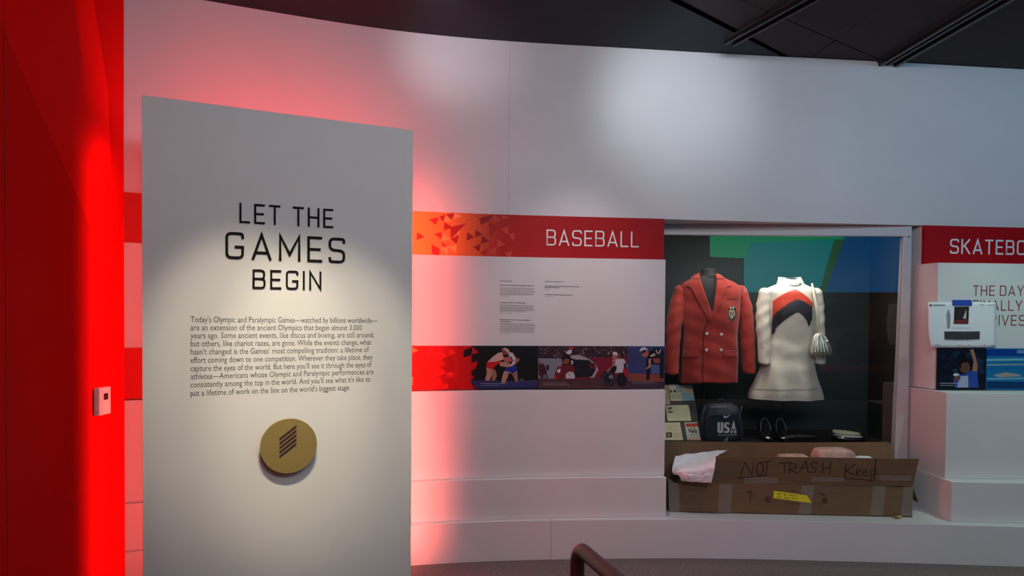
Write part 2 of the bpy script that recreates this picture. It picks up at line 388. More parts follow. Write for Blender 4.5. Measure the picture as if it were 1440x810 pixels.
# left block: the tiers below the upper wall end at the display window
for S, za, zb, nm in ((K2, z_l1, z_l2, 'tier_block'), (K3, z_l2, z_sb - .004, 'tier_block')):
    slab(S, -2.45, XL - .008, za + .0006, zb, bkf, nm, 'white', wb, x1b=XL - .05)
    slab(S, XR - (.035 if S is K3 else .052), 5.4, za + .0006, zb, (lambda x: 4.95), nm, 'white', wb, x0b=2.655)
for (x0, x1, x0b, x1b) in ((-2.45, XL, -2.45, XL - .05), (XR, 5.4, 2.655, 5.4)):
    slab(Curve(mixf(.0, -.02)), x0 + .0005, x1 - .001, z_bb, z_bt - .001, (lambda x: 4.97 if x > 2 else bkf(x)), 'tier_block', 'white', wb, x0b=x0b, x1b=x1b)
    slab(Curve(mixf(.20, -.012, .34)), x0 + .0005, x1 - .001, z_sb, z_bb - .001, (lambda x: 4.97 if x > 2 else bkf(x)), 'tier_block', 'white', wb, x0b=x0b, x1b=x1b)
# lintel over the window
mb = MB(); mb.box((1.8, 4.99, (z_bt + z_top) / 2 - .01), (1.9, .34, z_top - z_bt - .02)); mb.build('window_lintel', 'white', wb)

# red left wall; its light and shade edges are painted on as facets
RX = -1.88
RW = Plane((RX, 3.0, 0), (0, 1, 0), (0, 0, 1))
mb = MB(); mb.box((RX - .075, 0.225, 1.7), (.15, 6.45, 3.4)); wl = tag(mb.build('wall_left', 'redwall', bevel=.002), kind='structure')
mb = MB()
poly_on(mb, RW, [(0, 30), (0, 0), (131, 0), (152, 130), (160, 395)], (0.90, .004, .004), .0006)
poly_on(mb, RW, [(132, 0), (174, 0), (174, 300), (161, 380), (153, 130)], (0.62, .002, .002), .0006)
mb.build('wall_shade_facets', mat('red_wall_painted_shade', (1, 1, 1), .6, spec=.04), wl)
nt = bpy.data.materials['red_wall_painted_shade'].node_tree; a = nt.nodes.new('ShaderNodeVertexColor'); a.layer_name = 'Col'
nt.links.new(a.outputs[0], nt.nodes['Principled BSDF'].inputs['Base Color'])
mb = MB(); mb.box((RX + .0002, 2.64, 1.7), (.0012, .003, 3.4)); mb.build('panel_joint', 'seam', wl)

# ceiling: navy soffit and black tiles with tracks
ZC = z_top
CP = Plane((0, 0, ZC), (1, 0, 0), (0, 1, 0)); CP.n = Vector((0, 0, -1))
ce = tag(empty('ceiling', (1, 2, ZC)), kind='structure')
d0 = Vector(CP.hit(940, 0)); d1 = Vector(CP.hit(1100, 80)); dd = (d1 - d0).normalized(); nn = Vector((dd.y, -dd.x))
def ceil_poly(poly, m, z, name, th=.02):
    mb = MB(); mb.prism([(p[0], p[1], z) for p in poly], (0, 0, th)); return mb.build(name, m, ce)
ceil_poly([(-3.2, (d0 - dd * 5.4).y - .1), d0 - dd * 5.4, d1 + dd * 3.0, (-3.2, 8)], 'ceil_blue', ZC + .001, 'soffit')
# black tiled field: local frame following the two tracks
t0 = Vector(CP.hit(1242, 85)); t1 = Vector(CP.hit(1400, 0)); td = (t1 - t0).normalized()
mb = MB(); mb.prism([(*(d0 - dd * 8 ), ZC + .03), (*(d1 + dd * 3), ZC + .03), (9, 7, ZC + .03), (9, -5, ZC + .03)], (0, 0, .05)); mb.build('ceiling_backing', 'void', ce)
tracks = [((1044, 46), (1127, 0), .085), ((1250, 86), (1395, 0), .15)]
# tile boundaries: lines parallel to the tracks plus one crossing line
def line(p, q): a = Vector(CP.hit(*p)); b = Vector(CP.hit(*q)); return a, (b - a).normalized()
L1 = line((1050, 46), (1133, 0)); L2 = line((1172, 59), (1270, 0)); L3 = line((1252, 87), (1400, 0)); LX = line((1100, 26), (1238, 85))
def inter(A, B):
    (p, d), (q, e) = A, B; den = d.x * e.y - d.y * e.x; t = ((q - p).x * e.y - (q - p).y * e.x) / den; return p + d * t
E = (d0, dd)
LF = (E[0] + nn * 3.6, dd); far = [(E), LX, LF]
L1, L2 = (L1[0], L3[1]), (L2[0], L3[1])
tpar = [(L1[0] - Vector((2.8, .4)), L1[1]), (L1[0] - Vector((1.9, .3)), L1[1]), L1, L2, L3, (L3[0] + Vector((1.25, .25)), L3[1]), (L3[0] + Vector((2.7, .5)), L3[1])]
def shrink(poly, k=.006):
    c = sum(poly, Vector((0, 0))) / len(poly); return [p + (c - p).normalized() * k for p in poly]
for A, B in zip(tpar, tpar[1:]):
    for U_, V_ in ((E, LX), (LX, LF)):
        q = [inter(A, U_), inter(B, U_), inter(B, V_), inter(A, V_)]
        ceil_poly(shrink(q), 'ceil_black', ZC + .003, 'ceiling_tile')
for (p, q, w) in tracks:
    a = Vector(CP.hit(*p)); b = Vector(CP.hit(*q)); d = (b - a).normalized(); s = Vector((d.y, -d.x)); a = a - d * .12; b = b + d * 3
    tr = empty('ceiling_track', (a.x, a.y, ZC)); tag(tr, 'slim black ceiling track nearer the navy soffit edge' if w < .1 else 'wide ribbed black ceiling track at upper right corner', 'track')
    for k, (o, ww, hh) in enumerate(((0, w, .012), (-w * .36, w * .16, .035), (w * .36, w * .16, .035), (0, w * .12, .028))):
        if k == 3 and w < .1: continue
        mb = MB(); mb.prism([(*(a + s * (o - ww / 2)), ZC - hh + .002), (*(b + s * (o - ww / 2)), ZC - hh + .002), (*(b + s * (o + ww / 2)), ZC - hh + .002), (*(a + s * (o + ww / 2)), ZC - hh + .002)], (0, 0, hh))
        mb.build('track_bed' if k == 0 else 'track_rib', 'ceil_black' if k == 0 else 'rail_black', tr)

# ------------------------------------------------------------------ display case and its window
FY = 4.755
dc = tag(empty('display_case', (1.8, 5.0, Z_SH)), 'dark lined glass fronted wall case holding red blazer and white dress', 'display case')
Z_FL = P(1080, 620.5, 4.86).z
mb = MB(); mb.box((1.8, 5.42, 1.25), (2.3, .04, 2.1)); mb.build('back_lining', 'caseback', dc)
mb = MB(); mb.prism([(2.575, FY + .03, Z_SH), (2.71, 5.40, Z_SH), (2.78, 5.40, Z_SH), (2.645, FY + .03, Z_SH)], (0, 0, 1.95)); mb.build('side_lining', 'caseside', dc)
mb = MB(); mb.box((.88, 5.09, 1.25), (.04, .62, 1.95)); mb.build('side_lining', 'caseside', dc)
mb = MB(); mb.box((1.75, 5.095, (Z_FL + Z_SH) / 2), (1.7, .61, Z_FL - Z_SH)); mb.build('deck', 'casefloor', dc)
mb = MB(); mb.box((1.75, 5.09, 2.115), (1.8, .62, .03)); mb.build('top_lining', 'caseside', dc)
wi = tag(empty('window_1', (1.8, FY, Z_SH)), kind='structure')
zt0 = z_bt - .0005; gz1 = P(1100, 331.5, FY).z; gx1 = P(1268, 400, FY).x; gx1b = P(1259, 640, FY).x; ox1 = 2.655
fm = MB(); fm.box(((.90 + ox1) / 2, FY + .012, (zt0 + gz1) / 2), (ox1 - .90, .05, zt0 - gz1)); fm.build('frame_head', 'frame', wi, bevel=.003)
mb = MB(); mb.prism([(gx1, FY - .013, gz1), (ox1, FY - .013, gz1), (ox1, FY - .013, Z_SH), (gx1b - .02, FY - .013, Z_SH)], (0, .05, 0)); mb.build('frame_jamb', 'frame', wi, bevel=.003)
mb = MB(); mb.box((.92, FY + .012, 1.17), (.04, .05, 1.82)); mb.build('frame_jamb', 'frame', wi)
mb = MB(); mb.box((1.75, FY + .012, Z_SH + .02), (1.66, .05, .04)); mb.build('frame_sill', 'frame', wi)
mb = MB(); mb.add([(.94, FY + .002, Z_SH + .04), (gx1 + .003, FY + .002, Z_SH + .04), (gx1 + .003, FY + .002, gz1 + .002), (.94, FY + .002, gz1 + .002)], [(0, 1, 2, 3)]); mb.build('glass', 'glass', wi)
mb = MB(); c = P(1278, 333, FY - .0145); mb.tube([c + Vector((0, .001, 0)), c - Vector((0, .0015, 0))], .005, 10); mb.build('screw', 'void', wi)
# case lights
area('case_lamp', (1.72, 4.86, 2.08), (1.72, 5.1, 1.0), 6.0, (1.0, 0.93, 0.80), 1.1, 0.06)
spot('case_spotlight', (1.85, 4.83, 2.07), (2.0, 5.0, 1.1), 5, (1.0, 0.95, 0.85), 70, .8, .03)
spot('case_spotlight', (1.1, 4.83, 2.07), (1.08, 4.95, .8), 7, (1.0, 0.95, 0.8), 50, .8, .03)

# ------------------------------------------------------------------ garments
def px5(x, y, D=5.0): return P(x, y, D)
class Body:
    def __init__(s, tab, yc, p=2.3):
        z = [P((a[1] + a[2]) / 2, a[0], yc).z for a in tab]; s.z0 = z[-1]; s.z1 = z[0]; s.yc = yc; s.p = p
        srt = sorted(zip(z, tab)); zz = [q[0] for q in srt]
        s.xl = pchip(zz, [P(q[1][1], q[1][0], yc).x for q in srt]); s.xr = pchip(zz, [P(q[1][2], q[1][0], yc).x for q in srt]); s.d = pchip(zz, [q[1][3] for q in srt])
        s.fold = lambda x, z: 0
    def front(s, x, z, off=0):
        xl, xr, d = s.xl(z), s.xr(z), s.d(z); c = (xl + xr) / 2; h = (xr - xl) / 2 + off
        u = max(-1, min(1, (x - c) / h)); y = s.yc - (d + off) * (1 - abs(u) ** s.p) ** (1 / s.p) - s.fold(x, z)
        return Vector((x, y, z))
    def rings(s, nz=60, n=72, z0=None, z1=None):
        z0 = s.z0 if z0 is None else z0; z1 = s.z1 if z1 is None else z1; rows = []
        for i in range(nz + 1):
            z = z0 + (z1 - z0) * i / nz; xl, xr, d = s.xl(z), s.xr(z), s.d(z); c = (xl + xr) / 2; h = (xr - xl) / 2; row = []
            for k in range(n):
                a = 2 * math.pi * k / n; ca, sa = math.cos(a), math.sin(a)
                x = c + h * math.copysign(abs(ca) ** (2 / s.p), ca); y = s.yc + d * math.copysign(abs(sa) ** (2 / s.p), sa)
                if sa < 0: y -= s.fold(x, z)
                row.append(Vector((x, y, z)))
            rows.append(row)
        return rows
    def band(s, rowdef, off, n=10, m=None):     # rowdef: list of (ypx, xleftpx, xrightpx), conforming patch
        rows = []; zz = []
        for yp, a, b in rowdef:
            D = s.yc - .1; pa = P(a, yp, D); pb = P(b, yp, D)
            for _ in range(3):
                pa = P(a, yp, s.front(pa.x, pa.z, off).y); pb = P(b, yp, s.front(pb.x, pb.z, off).y)
            rows.append((pa, pb))
        fine = []
        for (a0, b0), (a1, b1) in zip(rows, rows[1:]):
            for k in range(4): t = k / 4; fine.append((a0.lerp(a1, t), b0.lerp(b1, t)))
        fine.append(rows[-1]); out = []
        for a, b in fine: out.append([s.front(a.x + (b.x - a.x) * j / n, a.z + (b.z - a.z) * j / n, off) for j in range(n + 1)])
        mb = m or MB(); mb.grid(out); return mb
    def colband(s, cols, off):                  # cols: list of (xpx, ytop, ybot): vertical columns
        out = []
        fine = []
        for c0, c1 in zip(cols, cols[1:]):
            for k in range(5): t = k / 5; fine.append(tuple(c0[i] + (c1[i] - c0[i]) * t for i in range(3)))
        fine.append(cols[-1])
        for x, yt, yb in fine:
            r = []
            for j in range(11):
                y = yt + (yb - yt) * j / 10; p = P(x, y, s.yc - .1)
                for _ in range(3): p = P(x, y, s.front(p.x, p.z, off).y)
                r.append(s.front(p.x, p.z, off))
            out.append(r)
        mb = MB(); mb.grid(out); return mb

# ---- mannequin forms
def form(body, neck, label):
    t = empty('mannequin', (sum(neck[0:1]) * 0 + P(neck[0], 500, body.yc).x, body.yc, Z_FL)); tag(t, label, 'mannequin')
    b2 = MB(); r = body.rings(30, 32, body.z0 + .03, body.z1 - .012); c = [sum(q, Vector()) / len(q) for q in r]
    r = [[cc + (v - cc) * .86 for v in q] for q, cc in zip(r, c)]; b2.grid(r, closed=True)
    b2.add(r[0], [tuple(range(32))]); b2.add(r[-1], [tuple(range(32))]); b2.build('torso', 'mannequin', t, smooth=True)
    nb = MB(); a = P(neck[0], neck[1] + 12, body.yc); e = P(neck[0], neck[1] - neck[2], body.yc)
    nb.tube([a, a.lerp(e, .3), a.lerp(e, .8), e, e + Vector((0, 0, .004))], [.062, .052, .048, .044, .02], 20); nb.build('neck', 'mannequin', t, smooth=True)
    st = MB(); x = P(neck[0], 500, body.yc).x; st.tube([(x, body.yc + .12, Z_FL), (x, body.yc + .11, body.z0 + .05)], .011, 12); st.build('stand_pole', 'rail_black', t, smooth=True)
    st = MB(); st.tube([(x, body.yc + .12, Z_FL), (x, body.yc + .12, Z_FL + .01)], .07, 28); st.build('stand_base', 'rail_black', t)
    return t

# ---- red blazer
JB = Body([(385, 985, 1006, .045), (389, 979, 1014, .062), (394, 968, 1026, .080), (400, 958, 1037, .095), (407, 956, 1041, .108), (425, 956, 1041, .122), (445, 957, 1040, .128), (470, 959, 1037, .122), (500, 957, 1038, .128), (538, 955, 1037, .135)], 5.06)
def jfold(x, z):
    return .004 * math.sin(x * 38 + z * 9) * max(0, min(1, (1.5 - z) * 3)) + .006 * noise.noise((x * 9, z * 5, 1.3)) + .002 * math.sin(z * 55 + x * 20)
JB.fold = jfold
form(JB, (996, 378, 0), 'black headless mannequin inside the red blazer at left of case')
jk = tag(empty('blazer', (P(996, 500, 5.06).x, 5.06, JB.z0)), 'red wool double breasted blazer with crest badge on black mannequin', 'jacket')
# back half
rings = JB.rings(50, 72); bk = [r[0:37] for r in rings]; b = MB(); b.grid(bk); b.build('back', 'redwool', jk, smooth=True, solid=.003)
eL = [(385, 979), (388, 982), (400, 986.5), (415, 992), (430, 998), (440, 1001.5), (452, 999), (465, 996), (500, 994), (538, 994)]
eR = [(385, 1009), (388, 1008), (400, 1007), (415, 1005.5), (430, 1003.5), (440, 1001), (452, 995), (465, 990), (500, 988), (538, 988)]
ys = [385.5, 388, 392, 397, 402, 408, 414, 420, 426, 432, 438, 444, 452, 460, 470, 480, 490, 500, 510, 520, 530, 538]
fL, fR = interp(eL), interp(eR)
def edge(y, side): # silhouette
    p = P(996, y, 5.06); x = JB.xl(p.z) if side < 0 else JB.xr(p.z); return 720 + (x / 5.06) * F + (y - 468) * -.0 - 1 * 0
def sil(y, side):
    z = P(996, y, 5.06).z; x = JB.xl(z) if side < 0 else JB.xr(z)
    v = Vector((x, 5.06, z)) - CAMP; return 720 + F * v.dot(_r) / v.dot(_f)
JB.band([(y, sil(y, -1), fL(y)) for y in ys], .002, 16).build('front_left', 'redwool', jk, smooth=True, solid=.002)
JB.band([(y, fR(y), sil(y, 1)) for y in ys], .004, 16).build('front_right', 'redwool', jk, smooth=True, solid=.002)
JB.band([(386, 978, 981.5), (392, 973, 984), (399, 967, 987), (402.5, 965.5, 988), (404, 970, 988.5), (420, 979, 994), (436, 988, 1000), (450, 996, 1001), (455, 999, 1001)], .010, 8).build('lapel', 'redwool2', jk, smooth=True, solid=.003)
JB.band([(386, 1009.5, 1013), (392, 1008.5, 1018), (398, 1008, 1025), (402, 1007.5, 1029), (404, 1007.5, 1022), (420, 1005.5, 1017), (436, 1003, 1009), (446, 1000, 1002.5)], .010, 8).build('lapel', 'redwool2', jk, smooth=True, solid=.003)
JB.band([(385.5, 977, 983), (388.5, 974, 984), (392, 971, 985)], .014, 6).build('collar', 'redwool2', jk, smooth=True, solid=.003)
JB.band([(385.5, 1007, 1013), (388.5, 1007, 1016), (392, 1007, 1020)], .014, 6).build('collar', 'redwool2', jk, smooth=True, solid=.003)
cb = MB(); cz = P(996, 386, 5.0).z
cb.grid([[Vector((P(995, 386, 5.06).x + (.068 + k * .004) * math.cos(a), 5.06 + (.055 + k * .004) * math.sin(a) * 1.0, cz + .015 - .03 * k)) for a in [math.radians(t) for t in range(0, 181, 12)]] for k in range(3)])
cb.build('collar', 'redwool2', jk, smooth=True, solid=.004)
for (a, b_) in ((958, 982), (1016, 1037)):
    JB.band([(492, a + 1, b_), (497, a + .5, b_), (502, a + .5, b_)], .008, 6).build('pocket_flap', 'redwool2', jk, smooth=True, solid=.003)
    JB.band([(491.2, a + 1, b_), (492.2, a + 1, b_)], .0085, 6).build('pocket_seam', 'seam', jk)
JB.band([(420, 1022, 1036), (421, 1022, 1036)], .006, 5).build('breast_pocket', 'seam', jk)
JB.band([(y, fR(y) - .6, fR(y) + .6) for y in (448, 456, 465, 480, 500, 520, 537)], .0065, 2).build('front_seam', 'seam', jk)
def sleeve(pts, parent, m, name='sleeve', wr=.004):
    c = [P(x, y, D) for x, y, r, D in pts]; r = [q[2] * q[3] / F for q in pts]
    n = len(c); C2, R2 = [], []
    t = [i / (n - 1) for i in range(n)]
    fx, fy, fz, fr = (pchip(t, [q[k] for q in c]) for k in range(3)), None, None, pchip(t, r)
    fx, fy, fz = list(fx)
    N = 40
    for i in range(N + 1):
        k = i / N; C2.append(Vector((fx(k), fy(k), fz(k)))); R2.append(fr(k))
    mb = MB(); rows = []
    for i, p in enumerate(C2):
        row = []
        for a in range(28):
            th = 2 * math.pi * a / 28; rr = R2[i] + wr * noise.noise((math.cos(th) * 1.5, math.sin(th) * 1.5, i * .22 + p.x * 7)) + wr * .5 * math.sin(i * .9 + th * 2) * (1 if 8 < i < 30 else .3)
            row.append(p + Vector((math.cos(th) * rr, math.sin(th) * rr * 1.15, 0.25 * rr * math.sin(th))))
        rows.append(row)
    # shoulder cap
    top = rows[0]; cc = C2[0]
    cap = [[cc + (v - cc) * k + Vector((0, 0, R2[0] * .75 * math.sqrt(1 - k * k))) for v in top] for k in (.15, .45, .7, .88, .97)]
    rows = cap + rows
    ins = [[C2[-1] + (v - C2[-1]) * .82 + Vector((0, 0, h)) for v in rows[-1]] for h in (0.0, .03)]
    mb.grid(rows + ins, closed=True)
    mb.add(ins[-1], [tuple(range(28))])
    return mb.build(name, m, parent, smooth=True)
sleeve([(957.5, 408, 9.5, 5.06), (952, 430, 11, 5.05), (947.5, 460, 10.8, 5.03), (945, 495, 10, 5.01), (944, 524, 9.6, 4.99)], jk, 'redwool')
sleeve([(1040.5, 408, 9.5, 5.06), (1046, 430, 11, 5.05), (1049.5, 460, 10.5, 5.03), (1051.5, 495, 9.8, 5.01), (1053, 523, 9, 4.99)], jk, 'redwool')
def disc_on(mb, c, r, th, n=18, axis=(0, -1, 0), sx=1, sz=1):
    c = Vector(c); v = [c + Vector((math.cos(2*math.pi*k/n) * r * sx, 0, math.sin(2*math.pi*k/n) * r * sz)) for k in range(n)]
    mb.prism(v, Vector(axis) * th)
def fpt(body, x, y, off):
    p = P(x, y, body.yc - .1)
    for _ in range(4): p = P(x, y, body.front(p.x, p.z, off).y)
    return p
for x, y in ((994, 469), (1014.5, 470), (993.5, 492), (1014, 492)):
    mb = MB(); disc_on(mb, fpt(JB, x, y, .007), .0095, .004); mb.build('button', 'whiteink', jk, bevel=.001)['label'] = 'round pale metal button'
c = fpt(JB, 1029, 441, .009); mb = MB(); disc_on(mb, c, .033, .004, 28, sz=1.62); bd = mb.build('crest_badge', 'mannequin', jk, bevel=.001); bd['label'] = 'oval black crest badge with pale embroidered shield'
S = Plane(c - Vector((0, .0045, 0)), (1, 0, 0), (0, 0, 1)); mb = MB()
for pts, col in (([(1025, 436), (1033, 436), (1033.5, 443), (1029, 449.5), (1024.7, 443)], (200, 190, 160)), ([(1026.5, 431), (1028.5, 431), (1028.5, 434.5), (1026.5, 434.5)], (235, 230, 215)), ([(1030, 431), (1032, 431), (1032, 434.5), (1030, 434.5)], (235, 230, 215)),
                 ([(1026.2, 438), (1028.2, 438), (1028.2, 446), (1026.6, 443)], (150, 60, 50)), ([(1030, 438), (1031.6, 438), (1031.4, 443), (1030, 446)], (60, 70, 120))):
    poly_on(mb, S, pts, lin(col), .001 if col[0] > 190 else .0015)
mb.build('crest', 'print', bd)
mb = MB(); ribbon(mb, S, [(1023.3, 437), (1023.5, 444), (1026, 450), (1029, 452.5), (1032.4, 450), (1034.7, 444), (1035, 437)], .0035, .001); mb.build('embroidery', 'gold', bd)

# ---- white dress
DB = Body([(396, 1099, 1124, .058), (400, 1092, 1131, .068), (404, 1082, 1141, .080), (408, 1077, 1147, .092), (418, 1077.5, 1147, .112), (440, 1079, 1145, .135), (461, 1080.5, 1142, .122), (480, 1079, 1141, .118), (510, 1073, 1143, .135), (535, 1062, 1149, .155), (552, 1054, 1154.5, .168), (560, 1053, 1155.5, .17)], 5.0, 2.15)
def dfold(x, z):
    zz = max(0, min(1, (1.32 - z) / .35)); cx = P(1110, 500, 5).x
    return zz * (.014 * math.sin((x - cx) * 34 + 1.2 * math.sin(z * 6)) + .007 * noise.noise((x * 10, z * 4, 3))) + .005 * math.sin((z - .25 * abs(x - cx)) * 42) * math.exp(-((z - 1.22) / .16) ** 2) + .003 * noise.noise((x * 22, z * 18, 7))
DB.fold = dfold
form(DB, (1111, 391, 0), 'black mannequin wearing the white dress in centre of case')
dr = tag(empty('dress', (P(1111, 500, 5).x, 5.0, DB.z0)), 'white long sleeved mini dress with red and navy chevron bands', 'dress')
b = MB(); b.grid(DB.rings(90, 96), closed=True); b.build('body', 'satin', dr, smooth=True)
Tf = crop(1040, 370, 3.86)
def cb_(cols, off, name, m, lab=None):
    o = DB.colband([(*Tf((x, a)), Tf((x, b_))[1]) for x, a, b_ in cols], off).build(name, m, dr, smooth=True, solid=.001)
    if lab: o['label'] = lab
cb_([(160, 232, 300), (180, 205, 285), (210, 184, 262), (240, 166, 240), (270, 153, 219), (302, 142, 203), (325, 152, 199), (350, 168, 210), (375, 188, 224), (396, 214, 240)], .004, 'chevron_band', 'redstripe', 'scarlet red chevron band across the chest')
cb_([(161, 297, 386), (185, 281, 360), (215, 258, 334), (245, 236, 310), (275, 215, 288), (305, 200, 270), (322, 197, 266), (345, 206, 284), (365, 217, 310), (378, 225, 345), (394, 238, 300)], .0045, 'chevron_band', 'navystripe', 'dark navy chevron band below the red one')
DB.band([(545.5, 1057.5, 1151.5), (547, 1057, 1152)], .002, 30).build('hem_seam', 'satin_lower', dr)
sleeve([(1076.5, 411, 8.5, 5.0), (1073.5, 430, 9.3, 5.0), (1073, 455, 9.5, 4.98), (1074.5, 485, 8.8, 4.96), (1074.8, 510, 8.4, 4.94)], dr, 'satin')
sleeve([(1147, 411, 8.5, 5.0), (1149, 430, 8.8, 5.0), (1150, 455, 8.8, 4.99), (1151.5, 485, 8.2, 4.98), (1152.5, 510, 7.8, 4.97)], dr, 'satin')
# stand collar
rows = []
for (y, a, b2_, d) in ((403, 1092, 1131, .078), (399, 1093, 1130, .074), (394, 1094.5, 1127.5, .066), (389.5, 1095.5, 1125, .060)):
    pa = P(a, y, 5.0); pb = P(b2_, y, 5.0); c = (pa + pb) / 2; h = (pb.x - pa.x) / 2; row = []
    for k in range(40):
        t = 2 * math.pi * k / 40; dip = -.022 * max(0, -math.sin(t)) ** 2 * (1 if y < 396 else .4) * (1 if y < 392 else .6)
        row.append(Vector((c.x + h * math.cos(t), 5.0 + d * math.sin(t), c.z + dip)))
    rows.append(row)
mb = MB(); mb.grid(rows, closed=True); mb.build('collar', 'satin', dr, smooth=True, solid=.003)
mb = MB(); c = P(1125.2, 399.5, 4.93); disc_on(mb, c, .009, .004, 14); mb.build('brooch', 'gold', dr, bevel=.001)

# ---- silver handbag on its chain strap
hb = tag(empty('handbag', P(1152, 498, 4.88)), 'small pleated silver handbag hanging from shoulder of white dress', 'handbag')
Hf = crop(1040, 370, 3.86)
mb = MB(); sec = []
for (y, a, b2_, d) in ((378, 422, 438, .012), (384, 408, 452, .022), (400, 392, 470, .034), (430, 384, 484, .042), (465, 378, 495, .046), (492, 382, 498, .044), (500, 392, 490, .03)):
    pa = P(*Hf((a, y)), 4.88); pb = P(*Hf((b2_, y)), 4.88); c = (pa + pb) / 2; h = (pb.x - pa.x) / 2
    sec.append([Vector((c.x + h * math.copysign(abs(math.cos(t)) ** .7, math.cos(t)), c.y + d * math.copysign(abs(math.sin(t)) ** .7, math.sin(t)) * (1 + .12 * math.sin(14 * math.cos(t) + y * .03)), c.z)) for t in [2 * math.pi * k / 40 for k in range(40)]])
mb.grid(sec, closed=True); mb.add(sec[0], [tuple(range(40))]); mb.add(sec[-1], [tuple(range(40))]); mb.build('bag_body', 'silver', hb, smooth=True)
for xa, xb in ((414, 392), (420, 408), (427, 426), (434, 444), (440, 462), (447, 480)):
    mb = MB(); mb.tube([P(*Hf((xa, 386)), 4.862), P(*Hf(((xa + xb) / 2, 425)), 4.842), P(*Hf((xb, 484)), 4.828)], [.002, .0048, .0042], 8); mb.build('pleat', 'silver', hb, smooth=True)
mb = MB(); c = P(*Hf((478, 424)), 4.82); bmx = [(c + Vector((.009 * math.cos(a) * math.cos(e), .009 * math.sin(e) , .009 * math.sin(a) * math.cos(e)))) for e in (-1.2, -.4, .4, 1.2) for a in [2 * math.pi * k / 12 for k in range(12)]]
mb.grid([bmx[i * 12:(i + 1) * 12] for i in range(4)], closed=True); mb.build('clasp', 'chrome', hb, smooth=True)
mb = MB()
for o in (0, 7): mb.tube([P(*Hf((392 + o * .5, 112)), 4.97), P(*Hf((398 + o * .6, 150)), 4.905), P(*Hf((412 + o, 230)), 4.87), P(*Hf((424 + o, 300)), 4.86), P(*Hf((430 + o, 382)), 4.88)], .0045, 8)
mb.build('strap', 'cream', hb, smooth=True)

# ---- mounting board and the passes on it
bd_lo, bd_hi = P(986.5, 622, 4.88), P(974.5, 540, 5.10)
BP = Plane(bd_lo, (1, 0, 0), bd_hi - bd_lo)
mb = MB(); q = [BP.pt(*BP.hit(x, y)) for x, y in ((900, 621.5), (986.5, 621.5), (974.5, 540), (900, 540))]; mb.prism(q, -BP.n * .02)
board = tag(mb.build('mount_board', 'boarddark', bevel=.001), 'charcoal slanted mounting board in lower left corner of case', 'board')
Cf = crop(925, 530, 8.103)
CR, BL, INK = (222, 214, 180), (150, 185, 190), (60, 55, 50)
cards = [
 ('peach paper pass cut off at the left end of the slanted board', [(20, 100), (112, 100), (142, 312), (40, 318)], [([(30, 104), (110, 104), (140, 308), (45, 314)], (214, 176, 140))]),
 ('cream and pale blue document, topmost on the slanted board', [(120, 97), (388, 92), (418, 270), (148, 275)],
   [([(120, 97), (388, 92), (418, 270), (148, 275)], CR), ([(200, 100), (266, 99), (270, 180), (215, 182)], BL), ([(268, 186), (403, 182), (418, 270), (278, 273)], BL), ([(268, 98), (385, 95), (400, 178), (270, 182)], (220, 196, 170)),
    ([(138, 155), (160, 153), (164, 180), (142, 182)], INK), ([(176, 153), (206, 152), (208, 178), (180, 180)], INK)] + [([(150 + k, 200 + 14 * k / 2), (262, 198 + 7 * k), (262, 200.5 + 7 * k), (150 + k, 203 + 7 * k)], (160, 150, 130)) for k in range(8)]),
 ('cream identity card with small portrait, middle of the slanted board', [(88, 326), (350, 322), (382, 502), (112, 504)],
   [([(88, 326), (350, 322), (382, 502), (112, 504)], (212, 208, 172)), ([(112, 348), (160, 346), (164, 366), (116, 372)], (70, 60, 55)), ([(122, 370), (152, 370), (150, 388), (128, 390)], (180, 150, 130)), ([(110, 395), (170, 392), (172, 410), (114, 412)], (90, 80, 75))] + [([(185, 352 + 14 * k), (345, 350 + 14 * k), (345, 352.5 + 14 * k), (185, 354.5 + 14 * k)], (160, 155, 130)) for k in range(9)]),
 ('cream pass with dark square photo, bottom left of the slanted board', [(60, 524), (250, 520), (290, 738), (60, 742)],
   [([(60, 524), (250, 520), (290, 738), (60, 742)], (214, 204, 172)), ([(92, 636), (158, 632), (162, 692), (96, 694)], (45, 42, 40)), ([(108, 650), (140, 648), (142, 680), (112, 682)], (150, 130, 110))] + [([(100, 550 + 12 * k), (225, 548 + 12 * k), (225, 550 + 12 * k), (100, 552.5 + 12 * k)], (170, 155, 130)) for k in range(6)] + [([(176, 640 + 12 * k), (262, 638 + 12 * k), (262, 641 + 12 * k), (176, 643 + 12 * k)], (170, 150, 125)) for k in range(5)]),
 ('grey event pass with red header stripe beside the backpack', [(300, 520), (450, 517), (492, 736), (340, 738)],
   [([(300, 520), (450, 517), (492, 736), (340, 738)], (190, 188, 182)), ([(312, 535), (452, 530), (460, 568), (322, 574)], (190, 60, 50)), ([(345, 590), (380, 588), (386, 630), (352, 634)], (110, 110, 112)), ([(382, 610), (412, 608), (416, 640), (386, 642)], (60, 40, 45)), ([(388, 612), (400, 611), (402, 630), (390, 631)], (180, 40, 40)), ([(420, 606), (440, 604), (446, 640), (424, 642)], (50, 55, 70)), ([(395, 582), (425, 580), (428, 598), (398, 600)], (120, 118, 120)), ([(345, 700), (482, 696), (486, 722), (350, 726)], (190, 150, 140))] + [([(352, 652 + 11 * k), (470, 649 + 11 * k), (470, 652 + 11 * k), (352, 655 + 11 * k)], (150, 148, 145)) for k in range(4)])]
for lab, out, pr in cards:
    q = [BP.pt(*BP.hit(*Cf(p)), .003) for p in out]; root = empty('pass_card', q[0]); tag(root, lab, 'card', 'passes pinned on the slanted board')
    mb = MB(); mb.prism(q, -BP.n * .0025); mb.build('sheet', 'paper', root)
    mb = MB()
    for k, (pts, c) in enumerate(pr): poly_on(mb, BP, pts, lin(c), .0034 + k * .00004, Cf)
    mb.build('print', 'paperprint', root)

